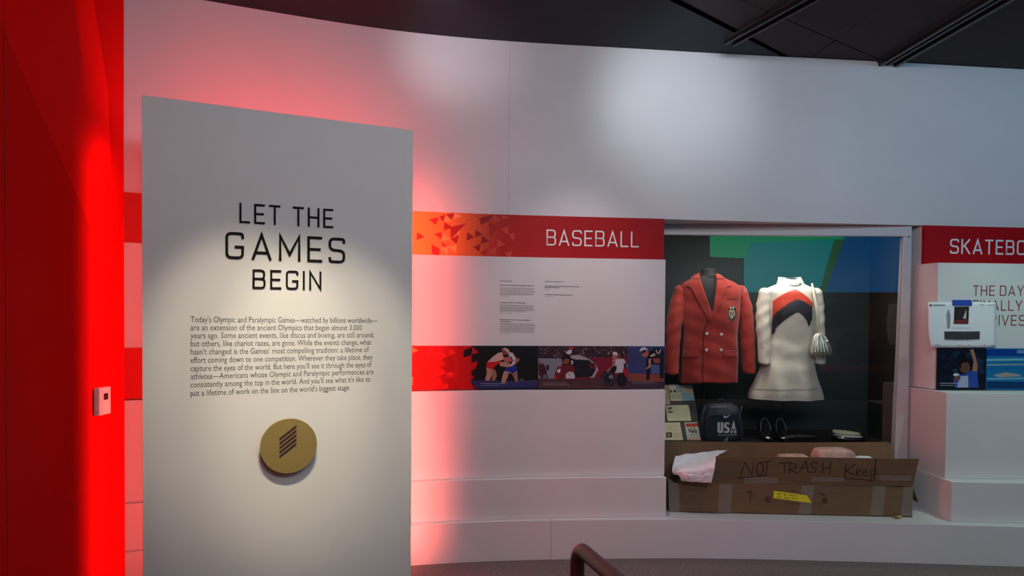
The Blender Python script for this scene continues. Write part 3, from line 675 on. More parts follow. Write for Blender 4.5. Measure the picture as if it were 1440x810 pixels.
# ---- backpack
bp_ = tag(empty('backpack', (P(1014, 621, 4.90).x, 4.92, Z_FL)), 'navy gym backpack with white USA lettering and swoosh mark', 'backpack')
mb = MB(); rows = []
for (y, a, b2_, d) in ((620.5, 990, 1039, .06), (617, 986, 1042, .085), (605, 985, 1042.5, .095), (590, 985, 1041, .095), (578, 987, 1039, .085), (571, 991, 1036, .065), (567, 998, 1028, .035), (566, 1006, 1020, .012)):
    pa = P(a, y, 4.96); pb = P(b2_, y, 4.96); c = (pa + pb) / 2; h = (pb.x - pa.x) / 2; row = []
    for k in range(48):
        t = 2 * math.pi * k / 48; cx, sx = math.cos(t), math.sin(t)
        w = .006 * noise.noise((cx * 2, sx * 2, y * .08)) + (.007 * math.sin(y * .5 + 3 * cx) if 567 < y < 600 else 0) * max(0, -sx)
        row.append(Vector((c.x + (h + w) * math.copysign(abs(cx) ** .6, cx), c.y + (d + w) * math.copysign(abs(sx) ** .6, sx), c.z)))
    rows.append(row)
fine = []
for r0, r1 in zip(rows, rows[1:]):
    for k in range(4): fine.append([p.lerp(q, k / 4) for p, q in zip(r0, r1)])
fine.append(rows[-1]); mb.grid(fine, closed=True); mb.add(fine[0], [tuple(range(48))]); mb.add(fine[-1], [tuple(range(48))]); mb.build('pack_body', 'navy', bp_, smooth=True)
BK = Plane((0, 4.862, 0), (1, 0, 0), (0, 0, 1))
mb = MB(); mb.prism([BK.pt(*BK.hit(x, y)) for x, y in rc([(994, 619), (994, 583), (1039, 583), (1039, 619)], 8, True)[:-1]], (0, .03, 0)); mb.build('front_pocket', 'navy', bp_, bevel=.006)
for xx in (991, 1043):
    mb = MB(); mb.tube([P(xx, 572, 4.90), P(xx - 3, 584, 4.862), P(xx - 4, 602, 4.86), P(xx - 2, 618, 4.88)], [.008, .009, .009, .008], 8); mb.build('strap', 'navy', bp_, smooth=True)
mb = MB(); mb.tube([P(1009, 568, 4.95), P(1010, 562, 4.94), P(1017, 561, 4.94), P(1020, 568, 4.95)], .006, 8); mb.build('carry_loop', 'navy', bp_, smooth=True)
Bf = crop(925, 530, 8.103)
o = merged(letters(BK, 'USA', (681, 640), (896, 640), (681, 516), s=.22, gap=.12, off=.0015, tf=Bf)).build('lettering', 'whiteink', bp_); o['label'] = 'bold white USA lettering'
merged(letters(BK, 'PARALYMPIC', (690, 672), (898, 668), (690, 656), s=.2, gap=.2, off=.0015, tf=Bf)).build('lettering', 'whiteink', bp_)
mb = MB(); poly_on(mb, BK, [(748, 442), (752, 462), (768, 472), (790, 460), (832, 428), (790, 446), (770, 452), (760, 446), (758, 432)], None, .0015, Bf); mb.build('swoosh_mark', 'whiteink', bp_)
mb = MB(); ribbon(mb, BK, [(800, 684), (770, 715), (755, 735), (770, 742), (790, 720), (786, 706)], .0035, .0018, Bf); mb.build('drawstring', 'whiteink', bp_)

# ---- dress shoes
def shoe(px, lab):
    D = 4.87; t = tag(empty('dress_shoe', (P(px, 620, D).x, D, Z_FL)), lab, 'shoe', 'pair of dark shoes on the case deck')
    x = P(px, 620, D).x; z = Z_FL
    mb = MB(); rows = []
    for (y, w, h0, h1) in ((-.095, .006, .004, .010), (-.085, .024, .004, .026), (-.06, .035, .004, .042), (-.02, .038, .006, .055), (.03, .033, .022, .075), (.08, .030, .045, .105), (.12, .027, .058, .118), (.135, .010, .060, .115)):
        row = []
        for k in range(16):
            a = 2 * math.pi * k / 16; row.append(Vector((x + w * math.cos(a), D + y + .05, z + (h0 + h1) / 2 + (h1 - h0) / 2 * math.sin(a))))
        rows.append(row)
    mb.grid(rows, closed=True); mb.add(rows[0], [tuple(range(16))]); mb.add(rows[-1], [tuple(range(16))]); mb.build('upper', 'navyshoe', t, smooth=True)
    mb = MB(); mb.tube([(x, D + .165, z), (x, D + .16, z + .06)], [.009, .018], 10); mb.build('heel', 'navyshoe', t, smooth=True)
    mb = MB(); pts = [Vector((x + .034 * math.cos(a), D + .045 + .03 * math.sin(a), z + .062 + .085 * max(0, math.sin(a)) ** .8)) for a in [math.pi * k / 14 for k in range(15)]]
    mb.tube(pts, .0016, 8); mb.build('collar_trim', 'plasticgrey', t, smooth=True)
    mb = MB(); mb.box((x, D - .012, z + .052), (.016, .004, .012)); mb.build('buckle', 'chrome', t, bevel=.001)
shoe(1080, 'shiny dark dress shoe below the white dress, left of the pair')
shoe(1102, 'shiny dark dress shoe below the white dress, right of the pair')

# ---- hat on its stand
D = 4.92; hx = P(1192, 612, D); ht = tag(empty('boater_hat', (hx.x, D, hx.z)), 'flat dark brimmed hat with cream crown on low stand at right', 'hat')
def lathe(prof, c, n=40, sx=1, sy=1, tilt=0):
    rows = []
    for r, z in prof: rows.append([Vector((c[0] + r * sx * math.cos(2*math.pi*k/n), c[1] + r * sy * math.sin(2*math.pi*k/n), c[2] + z + tilt * r * math.cos(2*math.pi*k/n))) for k in range(n)])
    mb = MB(); mb.grid(rows, closed=True); return mb
lathe([(.001, .030), (.088, .026), (.094, .018), (.09, .004)], (hx.x - .01, D, hx.z), sy=.75, tilt=-.08).build('crown', 'cream', ht, smooth=True)
lathe([(.092, .004), (.096, -.006), (.110, -.012), (.118, -.020), (.112, -.026), (.06, -.022), (.001, -.020)], (hx.x, D, hx.z), sy=.75, tilt=-.05).build('brim', 'navyshoe', ht, smooth=True)
lathe([(.093, .006), (.0975, -.004)], (hx.x, D, hx.z), sy=.76, tilt=-.05).build('hat_ribbon', 'whiteink', ht, smooth=True)
hs = tag(empty('hat_stand', (hx.x, D, Z_FL)), 'low clear and black stand under the cream crowned hat', 'stand')
lathe([(.001, hx.z - Z_FL - .022), (.03, hx.z - Z_FL - .024), (.012, hx.z - Z_FL - .035), (.010, .008), (.045, .006), (.048, 0)], (hx.x, D, Z_FL)).build('stand_body', 'plasticgrey', hs, smooth=True)

# ------------------------------------------------------------------ cardboard box with its flaps
bx = tag(empty('cardboard_box', (1.7, 4.5, Z_SH)), 'long open brown cardboard box marked NOT TRASH on white ledge', 'box')
zb = Z_SH + .002
A = Vector((P(941, 719, 4.45).x, 4.455, 0)); B = Vector((P(1283.5, 725, 4.37).x, 4.375, 0)); dX = (B - A).normalized(); dN = Vector((-dX.y, dX.x, 0))
hgt = P(1100, 682, 4.415).z - zb; DP = .25
FP = Plane(A, dX, (0, 0, 1))
def wallq(a, b, h, name, m='card', th=.005, z0=zb):
    mb = MB(); d = (b - a).normalized(); n = Vector((-d.y, d.x, 0)) * th
    mb.prism([a + Vector((0, 0, z0)), b + Vector((0, 0, z0)), b + Vector((0, 0, z0 + h)), a + Vector((0, 0, z0 + h))], n); return mb.build(name, m, bx)
wallq(A, B, hgt, 'front_side'); Ab, Bb = A + dN * DP, B + dN * DP
wallq(Bb, Ab, hgt, 'back_side', 'cardin'); wallq(B, Bb, hgt, 'end_side'); wallq(Ab, A, hgt, 'end_side')
mb = MB(); mb.prism([A + Vector((0, 0, zb)), B + Vector((0, 0, zb)), Bb + Vector((0, 0, zb)), Ab + Vector((0, 0, zb))], (0, 0, .005)); mb.build('bottom', 'card', bx)
# front flap (leans towards the viewer), starts right of the paper
fl0 = A + dX * 0 + Vector((0, 0, zb + hgt)); FLP = Plane(fl0, dX, Vector((0, 0, 1)) - dN * .22)
q = [(1001, 681.5), (1283.5, 684), (1292.5, 645.5), (1180, 644), (1007, 641.5)]
mb = MB(); mb.prism([FLP.pt(*FLP.hit(*p)) for p in q], -FLP.n * .005); flap = mb.build('front_flap', 'card', bx)
# back flap
BF = Plane(Ab + Vector((0, 0, zb + hgt)), dX, Vector((0, 0, 1)) + dN * .03)
q = [(930, 690), (1255, 690), (1253, 626), (1249, 621.5), (1100, 622.5), (1000, 621.5), (932, 621)]
mb = MB(); mb.prism([BF.pt(*BF.hit(*p)) for p in q], BF.n * .005); mb.build('back_flap', 'cardin', bx)
# left end flap folded up
mb = MB(); a = Ab + Vector((0, 0, zb + hgt)); b_ = A + Vector((0, 0, zb + hgt)); mb.prism([a, b_, b_ + Vector((-.03, 0, .07)), a + Vector((-.02, 0, .18))], (.005, 0, 0)); mb.build('end_flap', 'card', bx)
mb = MB(); a = Bb + Vector((0, 0, zb + hgt)); b_ = B + Vector((0, 0, zb + hgt)); mb.prism([a, b_, b_ + Vector((.05, .03, -.10)), a + Vector((.05, -.03, -.10))], (.004, 0, 0)); mb.build('end_flap', 'card', bx)
# tape
K = crop(920, 520, 3.682)
for pts in ([(70, 560), (130, 600), (128, 745), (78, 738)], [(335, 590), (405, 592), (395, 742), (330, 740)], [(765, 598), (830, 600), (808, 748), (745, 746)], [(1133, 602), (1200, 604), (1182, 755), (1118, 753)], [(1290, 606), (1343, 606), (1337, 758), (1278, 756)]):
    mb = MB(); poly_on(mb, FP, pts, None, .0008, K); mb.build('packing_tape', 'tape', bx)
for pts in ([(470, 555), (640, 558), (640, 590), (465, 588)], [(815, 555), (990, 558), (990, 580), (815, 578)], [(1165, 548), (1335, 548), (1330, 575), (1165, 572)]):
    mb = MB(); poly_on(mb, FLP, pts, None, .0008, K); mb.build('packing_tape', 'tape', bx)
# marker writing
mk = MB(); w = .0055
def circ(cx, cy, rx, ry, n=14): return [(cx + rx * math.cos(2*math.pi*k/n), cy + ry * math.sin(2*math.pi*k/n)) for k in range(n + 1)]
ST = [[(443, 556), (470, 478), (505, 545), (514, 472)], [(430, 560), (520, 553), (592, 545)], circ(547, 512, 17, 32), [(555, 482), (615, 468)], [(588, 476), (576, 548)],
      [(645, 484), (708, 478)], [(674, 481), (676, 536)], [(702, 484), (699, 536)], [(702, 484), (732, 488), (736, 504), (704, 514), (742, 540)], [(748, 534), (786, 470), (797, 532)], [(750, 510), (800, 506)],
      [(846, 484), (822, 476), (810, 490), (818, 504), (838, 514), (832, 530), (800, 532)], [(874, 480), (870, 536)], [(914, 474), (906, 542)], [(872, 508), (910, 505)],
      [(992, 484), (986, 564)], [(1040, 488), (992, 522), (1040, 546)], [(1046, 536), (1066, 528), (1060, 516), (1046, 524), (1048, 546), (1070, 550)], [(1080, 538), (1100, 530), (1094, 520), (1080, 527), (1082, 547), (1106, 550)],
      [(1121, 520), (1119, 582)], [(1121, 522), (1146, 516), (1147, 540), (1120, 548)], [(1147, 460), (1136, 576)], [(988, 562), (1060, 566), (1132, 574)]]
for s in ST: ribbon(mk, FLP, s, w if s is not ST[0] else w * .8, .0016, K)
mk.build('marker_writing', 'marker', flap)
# printed marks, label
mb = MB()
for c in ((588, 671), (881, 676)):
    ribbon(mb, FP, circ(c[0], c[1], 14, 15), .004, .0012, K); ribbon(mb, FP, circ(c[0], c[1], 6, 6, 8), .006, .0012, K)
for s in ([(500, 615), (497, 690)], [(470, 640), (515, 628)], [(485, 625), (512, 650)], [(850, 640), (885, 650)], [(860, 632), (875, 646)], [(705, 628), (730, 628)]): ribbon(mb, FP, s, .0035, .0012, K)
for k in range(9): ribbon(mb, FP, [(676 + k * 9, 693), (682 + k * 9, 693)], .004, .0012, K)
mb.build('printed_marks', 'marker', bx)
mb = MB(); q = [FP.pt(*FP.hit(*K(p)), .003) for p in ((620, 626), (790, 650), (800, 664), (814, 690), (616, 664))]; mb.prism(q, -FP.n * .0015); yl = mb.build('yellow_label', 'yellow', bx); yl['label'] = 'torn yellow tape label with handwriting'
mb = MB()
for s in ([(636, 645), (642, 638), (648, 646), (655, 640)], [(672, 650), (672, 642), (680, 650), (682, 643)], [(696, 652), (700, 645), (706, 652), (714, 647), (722, 654)], [(728, 650), (745, 654)], [(634, 660), (650, 656), (660, 664)], [(672, 666), (680, 658), (690, 668), (700, 660)], [(708, 668), (724, 662), (740, 671)]): ribbon(mb, FP, s, .003, .0036, K)
mb.build('handwriting', 'marker', yl)

# ---- crumpled paper over the box edge
ctrl = [[(950, 641, 4.60), (975, 637.5, 4.61), (1000, 634.5, 4.61), (1024, 632.5, 4.61)],
        [(946.5, 652, 4.53), (968, 650, 4.52), (990, 647, 4.50), (1009, 641, 4.47)],
        [(946, 665, 4.46), (955, 660, 4.42), (985, 657, 4.38), (1006, 650, 4.36)],
        [(955, 669, 4.40), (965, 668, 4.37), (985, 668, 4.36), (1003, 667, 4.35)],
        [(958, 676, 4.405), (970, 677, 4.385), (985, 678, 4.37), (1000, 679, 4.36)]]
def catmull(a, b, c, d, t): return .5 * ((2 * b) + (c - a) * t + (2*a - 5*b + 4*c - d) * t * t + (3*b - a - 3*c + d) * t ** 3)
C3 = [[P(*q) for q in r] for r in ctrl]
def sub(r, k):
    out = []
    for i in range(len(r) - 1):
        a, b_, c, d = r[max(i - 1, 0)], r[i], r[i + 1], r[min(i + 2, len(r) - 1)]
        for j in range(k): out.append(catmull(a, b_, c, d, j / k))
    out.append(r[-1]); return out
rows = [sub(r, 6) for r in C3]; cols = [sub([r[i] for r in rows], 6) for i in range(len(rows[0]))]
G = [[cols[i][j] + Vector((0, -.012 * abs(noise.noise((i * .35, j * .3, 2))) , .006 * noise.noise((i * .4, j * .5, 9)))) for i in range(len(cols))] for j in range(len(cols[0]))]
mb = MB(); mb.grid(G); pc = mb.build('crumpled_paper', 'paper', smooth=False, solid=.0008); tag(pc, 'creased white paper sheet draped over left edge of cardboard box', 'paper')
def pillow(name, lab, pts, D, dy, m, group=None):
    (xa, ya), (xb, yb) = pts; a = P(xa, yb, D); b_ = P(xb, ya, D); c = (a + b_) / 2; h = Vector(((b_.x - a.x) / 2, dy, (b_.z - a.z) / 2))
    mb = MB(); rows = []
    for i in range(1, 16):
        e = -math.pi / 2 + math.pi * i / 16; row = []
        for k in range(32):
            t = 2 * math.pi * k / 32
            f = lambda v, p=.45: math.copysign(abs(v) ** p, v)
            q = Vector((h.x * f(math.cos(t)) * abs(math.cos(e)) ** .35, h.y * f(math.sin(t)) * abs(math.cos(e)) ** .35, h.z * f(math.sin(e), .7)))
            q += q.normalized() * .006 * noise.noise(q * 30 + Vector((xa, 0, 0))); row.append(c + q)
        rows.append(row)
    mb.grid(rows, closed=True); mb.add(rows[0], [tuple(range(32))]); mb.add(rows[-1], [tuple(range(32))])
    return tag(mb.build(name, m, smooth=True), lab, 'package', group)
gp = 'wrapped packages inside the cardboard box'
pillow('wrapped_package', 'largest pink plastic wrapped package in middle of cardboard box', ((1142, 630), (1200, 668)), 4.52, .07, 'pink', gp)
pillow('wrapped_package', 'low pale pink package left of the largest one in box', ((1092, 639), (1139, 668)), 4.52, .06, 'pink', gp)
pillow('wrapped_package', 'flat whitish package tip right of the largest pink one', ((1199, 642), (1228, 668)), 4.50, .05, 'paper', gp)
mb = MB(); c = P(1262, 727, 4.345); c.z = Z_SH + .009; random.seed(3)
pts = [c + Vector((.035 * math.cos(k * 2.4) * (.4 + .6 * random.random()), .012 * math.sin(k * 1.9), .008 * math.sin(k * 1.1))) for k in range(14)]
mb.tube(pts, .0028, 8); tag(mb.build('wire_scrap', 'gold', smooth=True), 'tiny crumpled gold scrap on ledge at box right corner', 'scrap')

# ------------------------------------------------------------------ intro panel
pL, pR = P(200, 450, 3.2), P(579.5, 450, 3.765)
IP = Plane((pL.x, pL.y, 0), (pR.x - pL.x, pR.y - pL.y, 0), (0, 0, 1))
ztp = EYE + IP.hit(200, 133.5)[1] * 0 + (IP.hit(200, 133.5)[1] - EYE); WD = (Vector((pR.x, pR.y, 0)) - Vector((pL.x, pL.y, 0))).length
print('PANEL top', ztp, IP.hit(580, 183)[1], 'width', WD)
ip = tag(empty('intro_panel', IP.pt(WD / 2, 0)), 'tall white freestanding panel headed LET THE GAMES BEGIN beside red wall', 'panel')
mb = MB(); mb.prism([IP.pt(0, .0), IP.pt(WD, .0), IP.pt(WD, ztp), IP.pt(0, ztp)], -IP.n * .05); mb.build('board', 'panelwhite', ip, bevel=.002)
Hf = crop(190, 240, 2.25)
for txt, l, r, t, s, gp_ in (('LET THE', (330, 165), (626, 182), (330, 102), .095, .21), ('GAMES', (285, 278), (664, 293), (285, 193), .095, .23), ('BEGIN', (371, 373), (589, 378), (371, 312), .10, .21)):
    for ch, mb in letters(IP, txt, l, r, t, s=s, gap=gp_, off=.008, depth=1, space=.42, tf=Hf): mb.build('letter', 'black', ip)
body = [("Today's Olympic and Paralympic Games\u2014watched by billions worldwide\u2014", 530.5), ("are an extension of the ancient Olympics that began almost 3,000", 509), ("years ago. Some ancient events, like discus and boxing, are still around,", 526),
        ("but others, like chariot races, are gone. While the events change, what", 522), ("hasn't changed is the Games' most compelling tradition: a lifetime of", 518.5), ("effort coming down to one competition. Wherever they take place, they", 524),
        ("capture the eyes of the world. But here you'll see it through the eyes of", 522.5), ("athletes\u2014Americans whose Olympic and Paralympic performances are", 525), ("consistently among the top in the world. And you'll see what it's like to", 520.5), ("put a lifetime of work on the line on the world's biggest stage.", 492.5)]
yl_ = [453.2, 464.6, 475.8, 487.3, 498.8, 510.5, 522.2, 533.5, 545.0, 557.0]; mb = MB()
for (t, xr), y in zip(body, yl_):
    y0 = IP.hit(268, y)[1]; xx = IP.hit(xr, y)[0]
    lo, hi = y - 30, y + 30                      # pixel of the level baseline at its right end
    for _ in range(30):
        mid = (lo + hi) / 2
        if IP.hit(xr, mid)[1] > y0: lo = mid
        else: hi = mid
    fonttext(mb, IP, t, (268, y), (xr, lo), .0405)
mb.build('body_text', 'ink', ip)
# medallion
c0 = IP.hit(404, 624.5); R0 = (IP.hit(443.5, 624.5)[0] - IP.hit(364.5, 624.5)[0]) / 2
def ipdisc(r, o0, o1, name, m, parent, n=64, bev=0):
    mb = MB(); mb.prism([IP.pt(c0[0] + r * math.cos(2*math.pi*k/n), c0[1] + r * math.sin(2*math.pi*k/n), o0) for k in range(n)], IP.n * (o1 - o0)); return mb.build(name, m, parent, bevel=bev)
me_ = ipdisc(R0, .046, .054, 'medallion', 'brass', ip, bev=.0015); me_['label'] = 'round brushed brass medallion with five slanted bars'
ipdisc(R0 * .93, .004, .046, 'medallion_rim', 'brassdark', me_)
MP = Plane(IP.pt(0, 0, .0546), IP.u, IP.v)
for k in range(5):
    yb_ = 615.8 + k * 6.1 - .6; mb = MB(); poly_on(mb, MP, [(393, yb_ + 1), (416.8, yb_ - 17.6), (416.8, yb_ - 13.2 ), (393, yb_ + 5.2)], None, 0.0004); mb.build('logo_bar', 'brassdark', me_)
# red LED strips behind the panel edges
for u, tgt in ((.03, (-1.78, 3.18)), (WD - .03, (-.45, 4.3))):
    mb = MB(); a = IP.pt(u, .02, -.0505); b_ = IP.pt(u, ztp - .12, -.0505)
    s_ = IP.u * .008; mb.prism([a - s_, a + s_, b_ + s_, b_ - s_], -IP.n * .008); mb.build('led_strip', 'led', ip)
def strip_light(name, u, off, tx, ty, power, w=.02, h=2.15, spread=180, z=1.12):
    p = IP.pt(u, z, off); l = bpy.data.lights.new(name, 'AREA'); l.shape = 'RECTANGLE'; l.size = w; l.size_y = h; l.energy = power; l.color = (1, .12, .09); l.spread = math.radians(spread)
    o = bpy.data.objects.new(name, l); COL.objects.link(o)
    d = Vector((tx - p.x, ty - p.y, 0)).normalized(); zz = -d; yy = Vector((0, 0, 1)); xx = yy.cross(zz)
    Mx = Matrix((xx, yy, zz)).transposed().to_4x4(); Mx.translation = p; o.matrix_world = Mx
    return o
strip_light('red_strip_left', .015, -.065, RX, 3.25, 2.4, spread=88)
strip_light('red_strip_left_rear', .03, -.08, -1.93, 3.8, 3, spread=120)
strip_light('red_strip_right', WD - .065, -.065, -.57, 4.3, 6.5, spread=74)
strip_light('red_strip_right_side', WD - .006, -.062, 2.7, 4.45, 2.0, spread=60)
# strip along the top edge, washing the wall above
l = bpy.data.lights.new('red_strip_top', 'AREA'); l.shape = 'RECTANGLE'; l.size = 1.1; l.size_y = .02; l.energy = 5.0; l.color = (1, .025, .02)
o = bpy.data.objects.new('red_strip_top', l); COL.objects.link(o); o.location = IP.pt(WD * .52, ztp - .10, -.07)
zz = (IP.n * .8 + Vector((0, 0, -1.0))).normalized(); xx = IP.u; xx = (xx - zz * xx.dot(zz)).normalized(); yy = zz.cross(xx); Mx = Matrix((xx, yy, zz)).transposed().to_4x4(); Mx.translation = o.location; o.matrix_world = Mx

# ------------------------------------------------------------------ thermostat on the red wall
th = tag(empty('thermostat', RW.pt(RW.hit(138, 565)[0], RW.hit(138, 565)[1])), 'small white wall thermostat mounted on the red wall', 'thermostat')
u0, v0 = RW.hit(131.5, 585); u1 = u0 + .092; v1 = v0 + .125
mb = MB(); mb.box((RX + .014, 3 + (u0 + u1) / 2, (v0 + v1) / 2), (.026, u1 - u0, v1 - v0)); mb.build('housing', 'plastic', th, bevel=.004)
mb = MB(); mb.box((RX + .0275, 3 + u0 + .050, v1 - .042), (.002, .036, .030)); mb.build('display', 'screen', th, bevel=.0008)
for k in range(3):
    mb = MB(); mb.box((RX + .014, 3 + u0 - .0003, v0 + .012 + k * .006), (.014, .0012, .002)); mb.build('vent_slot', 'plasticgrey', th)

# ------------------------------------------------------------------ signs, text panels, photo strips
def board_on(S, px0, px1, z0, z1, name, colf, parent, off=.0, m='print', th=.003, x0=None, x1=None):
    xa = S.hit(px0, 430)[0] if x0 is None else x0; xb = S.hit(px1, 430)[0] if x1 is None else x1
    n = max(2, int((xb - xa) / .04)); mb = MB(); xs = [xa + (xb - xa) * i / n for i in range(n + 1)]
    cs = [colf(x) if callable(colf) else colf for x in xs]
    for i in range(n):
        a, b_ = xs[i], xs[i + 1]; v = [S.pt(a, z0, off), S.pt(b_, z0, off), S.pt(b_, z1, off), S.pt(a, z1, off)]
        w_ = [S.pt(a, z0, off - th), S.pt(b_, z0, off - th), S.pt(b_, z1, off - th), S.pt(a, z1, off - th)]
        fs = [(0, 1, 2, 3), (0, 4, 5, 1), (3, 2, 6, 7), (4, 7, 6, 5)]
        if i == 0: fs.append((0, 3, 7, 4))
        if i == n - 1: fs.append((1, 5, 6, 2))
        mb2 = MB(); cc = None
        if colf is not None:
            c4 = {0: cs[i], 1: cs[i + 1], 2: cs[i + 1], 3: cs[i], 4: cs[i], 5: cs[i + 1], 6: cs[i + 1], 7: cs[i]}
            n0 = len(mb.v); mb.v += [tuple(q) for q in v + w_]
            for q in fs: mb.f.append(tuple(n0 + k for k in q)); mb.c.append([c4[k] for k in q])
        else: mb.add(v + w_, fs)
    me = mb
    # weld columns so that normals stay consistent
    o = me.build(name, m, parent); bm = bmesh.new(); bm.from_mesh(o.data); bmesh.ops.remove_doubles(bm, verts=bm.verts, dist=1e-5); bm.to_mesh(o.data); bm.free()
    return o
# BASEBALL sign
SG = K6; XA = -2.44
s1 = tag(empty('header_sign', SG.pt(.1, z_bb)), 'red BASEBALL header sign with orange triangle pattern at left end', 'sign')
xg0, xg1 = SG.hit(581, 330)[0], SG.hit(705, 330)[0]
def gradc(x):
    if x < xg0 - .12: return lin((190, 20, 14))
    t = max(0, min(1, (x - xg0) / (xg1 - xg0))); t2 = max(0, min(1, (x - xg1) / .5))
    c = tuple(a + (b - a) * t for a, b in zip(lin((255, 150, 62)), lin((184, 22, 20)))); return tuple(a + (b - a) * t2 for a, b in zip(c, lin((160, 6, 16))))
board_on(SG, 0, 0, z_bb, z_bt, 'board', gradc, s1, off=.010, th=.02, x0=XA, x1=SG.hit(933, 340)[0])
Tb = crop(570, 280, 3.789)
TR = [((125, 108), (178, 98), (160, 140), 'r'), ((178, 95), (215, 82), (200, 122), 'd'), ((210, 84), (205, 122), (250, 118), 'c'), ((215, 82), (260, 76), (245, 112), 'd'), ((262, 76), (300, 92), (256, 108), 'c'),
      ((245, 155), (292, 143), (285, 192), 'c'), ((152, 186), (198, 176), (190, 216), 'r'), ((195, 176), (238, 214), (190, 226), 'c'), ((62, 176), (102, 204), (58, 218), 'r'), ((140, 242), (182, 265), (178, 304), 'r'),
      ((140, 242), (140, 290), (178, 304), 'r'), ((190, 226), (228, 256), (205, 268), 'r'), ((182, 262), (230, 250), (222, 300), 'c'), ((228, 256), (272, 240), (268, 288), 'c'), ((205, 122), (250, 150), (205, 170), 'd'), ((238, 150), (325, 130), (240, 214), 'd'),
      ((240, 214), (285, 192), (272, 240), 'd'), ((385, 104), (470, 84), (440, 120), 'k'), ((395, 108), (440, 118), (400, 140), 'k'), ((468, 86), (510, 112), (470, 126), 'l'), ((510, 88), (556, 96), (520, 112), 'l'), ((440, 120), (500, 150), (450, 200), 'd'),
      ((372, 164), (412, 190), (370, 206), 'k'), ((330, 176), (366, 206), (324, 222), 'k'), ((408, 194), (446, 226), (400, 240), 'k'), ((505, 158), (550, 148), (545, 192), 'l'), ((548, 188), (584, 180), (576, 224), 'l'), ((360, 256), (400, 240), (392, 282), 'k'),
      ((490, 210), (530, 244), (484, 258), 'l'), ((442, 276), (484, 256), (480, 304), 'l'), ((526, 290), (566, 274), (560, 312), 'l'), ((395, 285), (440, 262), (430, 308), 'd'), ((446, 226), (490, 240), (446, 270), 'r'), ((470, 130), (505, 155), (460, 190), 'r')]
TC = {'r': (206, 30, 24), 'd': (178, 28, 22), 'c': (238, 158, 88), 'k': (146, 10, 20), 'l': (206, 66, 48)}
mb = MB()
for a, b_, c, k in TR: poly_on(mb, SG, [a, b_, c], lin(TC[k]), .0106, Tb)
mb.build('triangle_pattern', 'print', s1)
merged(letters(SG, 'BASEBALL', (750, 247), (1240, 258), (750, 163), s=.085, gap=.175, off=.0115, tf=Tb)).build('lettering', 'whiteink', s1)
# SKATEBOARDING sign
s2 = tag(empty('header_sign', SG.pt(3.4, z_bb)), 'red SKATEBOARDING header sign running out of frame at right', 'sign')
board_on(SG, 0, 0, z_bb, z_bt, 'board', lin((164, 6, 18)), s2, off=.010, th=.02, x0=XR, x1=5.3)
Ts = crop(1290, 300, 3.115)
a = letters(SG, 'SKATEBO', (137, 177), (468, 181), (137, 112), s=.11, gap=.165, off=.0115, tf=Ts)
# one continuous word: lay the full word with the pitch measured from its visible part
ua = SG.hit(*Ts((137, 177))); ub = SG.hit(*Ts((468, 181)))
def wid(t, s=.11, gap=.165): return sum(glyph(ch, s)[1] + gap for ch in t)
kx = (ub[0] - ua[0]) / (wid('SKATEBO') - .165); H = SG.hit(*Ts((137, 112)))[1] - ua[1]; x = 0; mb = MB()
for ch in 'SKATEBOARDING':
    st, w_ = glyph(ch, .11)
    for pl in st: ribbon(mb, SG, [(ua[0] + (x + p[0]) * kx, ua[1] + p[1] * H) for p in pl], .11 * H, .0115, uv=True)
    x += w_ + .165
mb.build('lettering', 'whiteink', s2)

# text panels
t1 = tag(empty('text_panel', K5.pt(.1, z_st)), 'white panel with two small text columns under BASEBALL sign', 'panel')
board_on(K5, 0, 0, z_st, z_bb - .002, 'board', None, t1, off=.0, m='white', th=.011, x0=XA, x1=XL)
Tt = crop(690, 380, 8.1); mb = MB()
def words(mb, S, x0, x1, y, h, tf, bold=False, off=.0008):
    x = x0
    while x < x1 - 4:
        w_ = min(random.choice((12, 18, 24, 31, 38)), x1 - x); yy = y + (x - x0) * .022
        poly_on(mb, S, [(x, yy - h / 2), (x + w_, yy - h / 2), (x + w_, yy + h / 2), (x, yy + h / 2)], None, off, tf); x += w_ + 5
random.seed(5)
for (x0, x1, y, h) in ((105, 242, 122, 6), (105, 495, 170, 7), (105, 398, 368, 7), (105, 455, 563, 7), (105, 232, 584, 7), (615, 822, 128, 6), (615, 1012, 180, 7), (615, 784, 197, 7), (615, 932, 278, 7)): words(mb, K5, x0, x1, y, h, Tt)
mb.build('heading_text', 'ink', t1); mb = MB()
for ys_, xs_ in (((200, 215, 230, 246, 262, 274), (498, 480, 505, 505, 500, 478)), ((396, 411, 425, 438, 452, 466), (490, 478, 486, 488, 500, 396)), ((607, 622, 640, 655, 670, 685, 701), (490, 515, 495, 500, 498, 502, 488))):
    for y, x1 in zip(ys_, xs_): words(mb, K5, 105, x1, y, 4.2, Tt)
for (x0, x1, y) in ((105, 205, 293), (105, 240, 489), (105, 210, 722), (615, 675, 222), (615, 722, 302)): words(mb, K5, x0, x1, y, 3, Tt)
o = mb.build('small_text', 'inksoft', t1); o['kind'] = 'stuff'
t2 = tag(empty('text_panel', K5.pt(3.3, z_st)), 'white panel with large red words THE DAY FINALLY ARRIVES at right', 'panel')
board_on(K5, 0, 0, z_st, z_bb - .002, 'board', None, t2, off=.0, m='white', th=.011, x0=XR, x1=5.3)
Tv = crop(1290, 400, 8.1)
for txt, l, r, t in (('THE DAY', (632, 128), (1212, 130), (632, 10)), ('FINALLY', (630, 298), (1192, 300), (630, 178)), ('ARRIVES', (611, 467), (1231, 470), (611, 345))):
    merged(letters(K5, txt, l, r, t, s=.105, gap=.17, off=.001, tf=Tv, space=.3)).build('lettering', 'redink', t2)

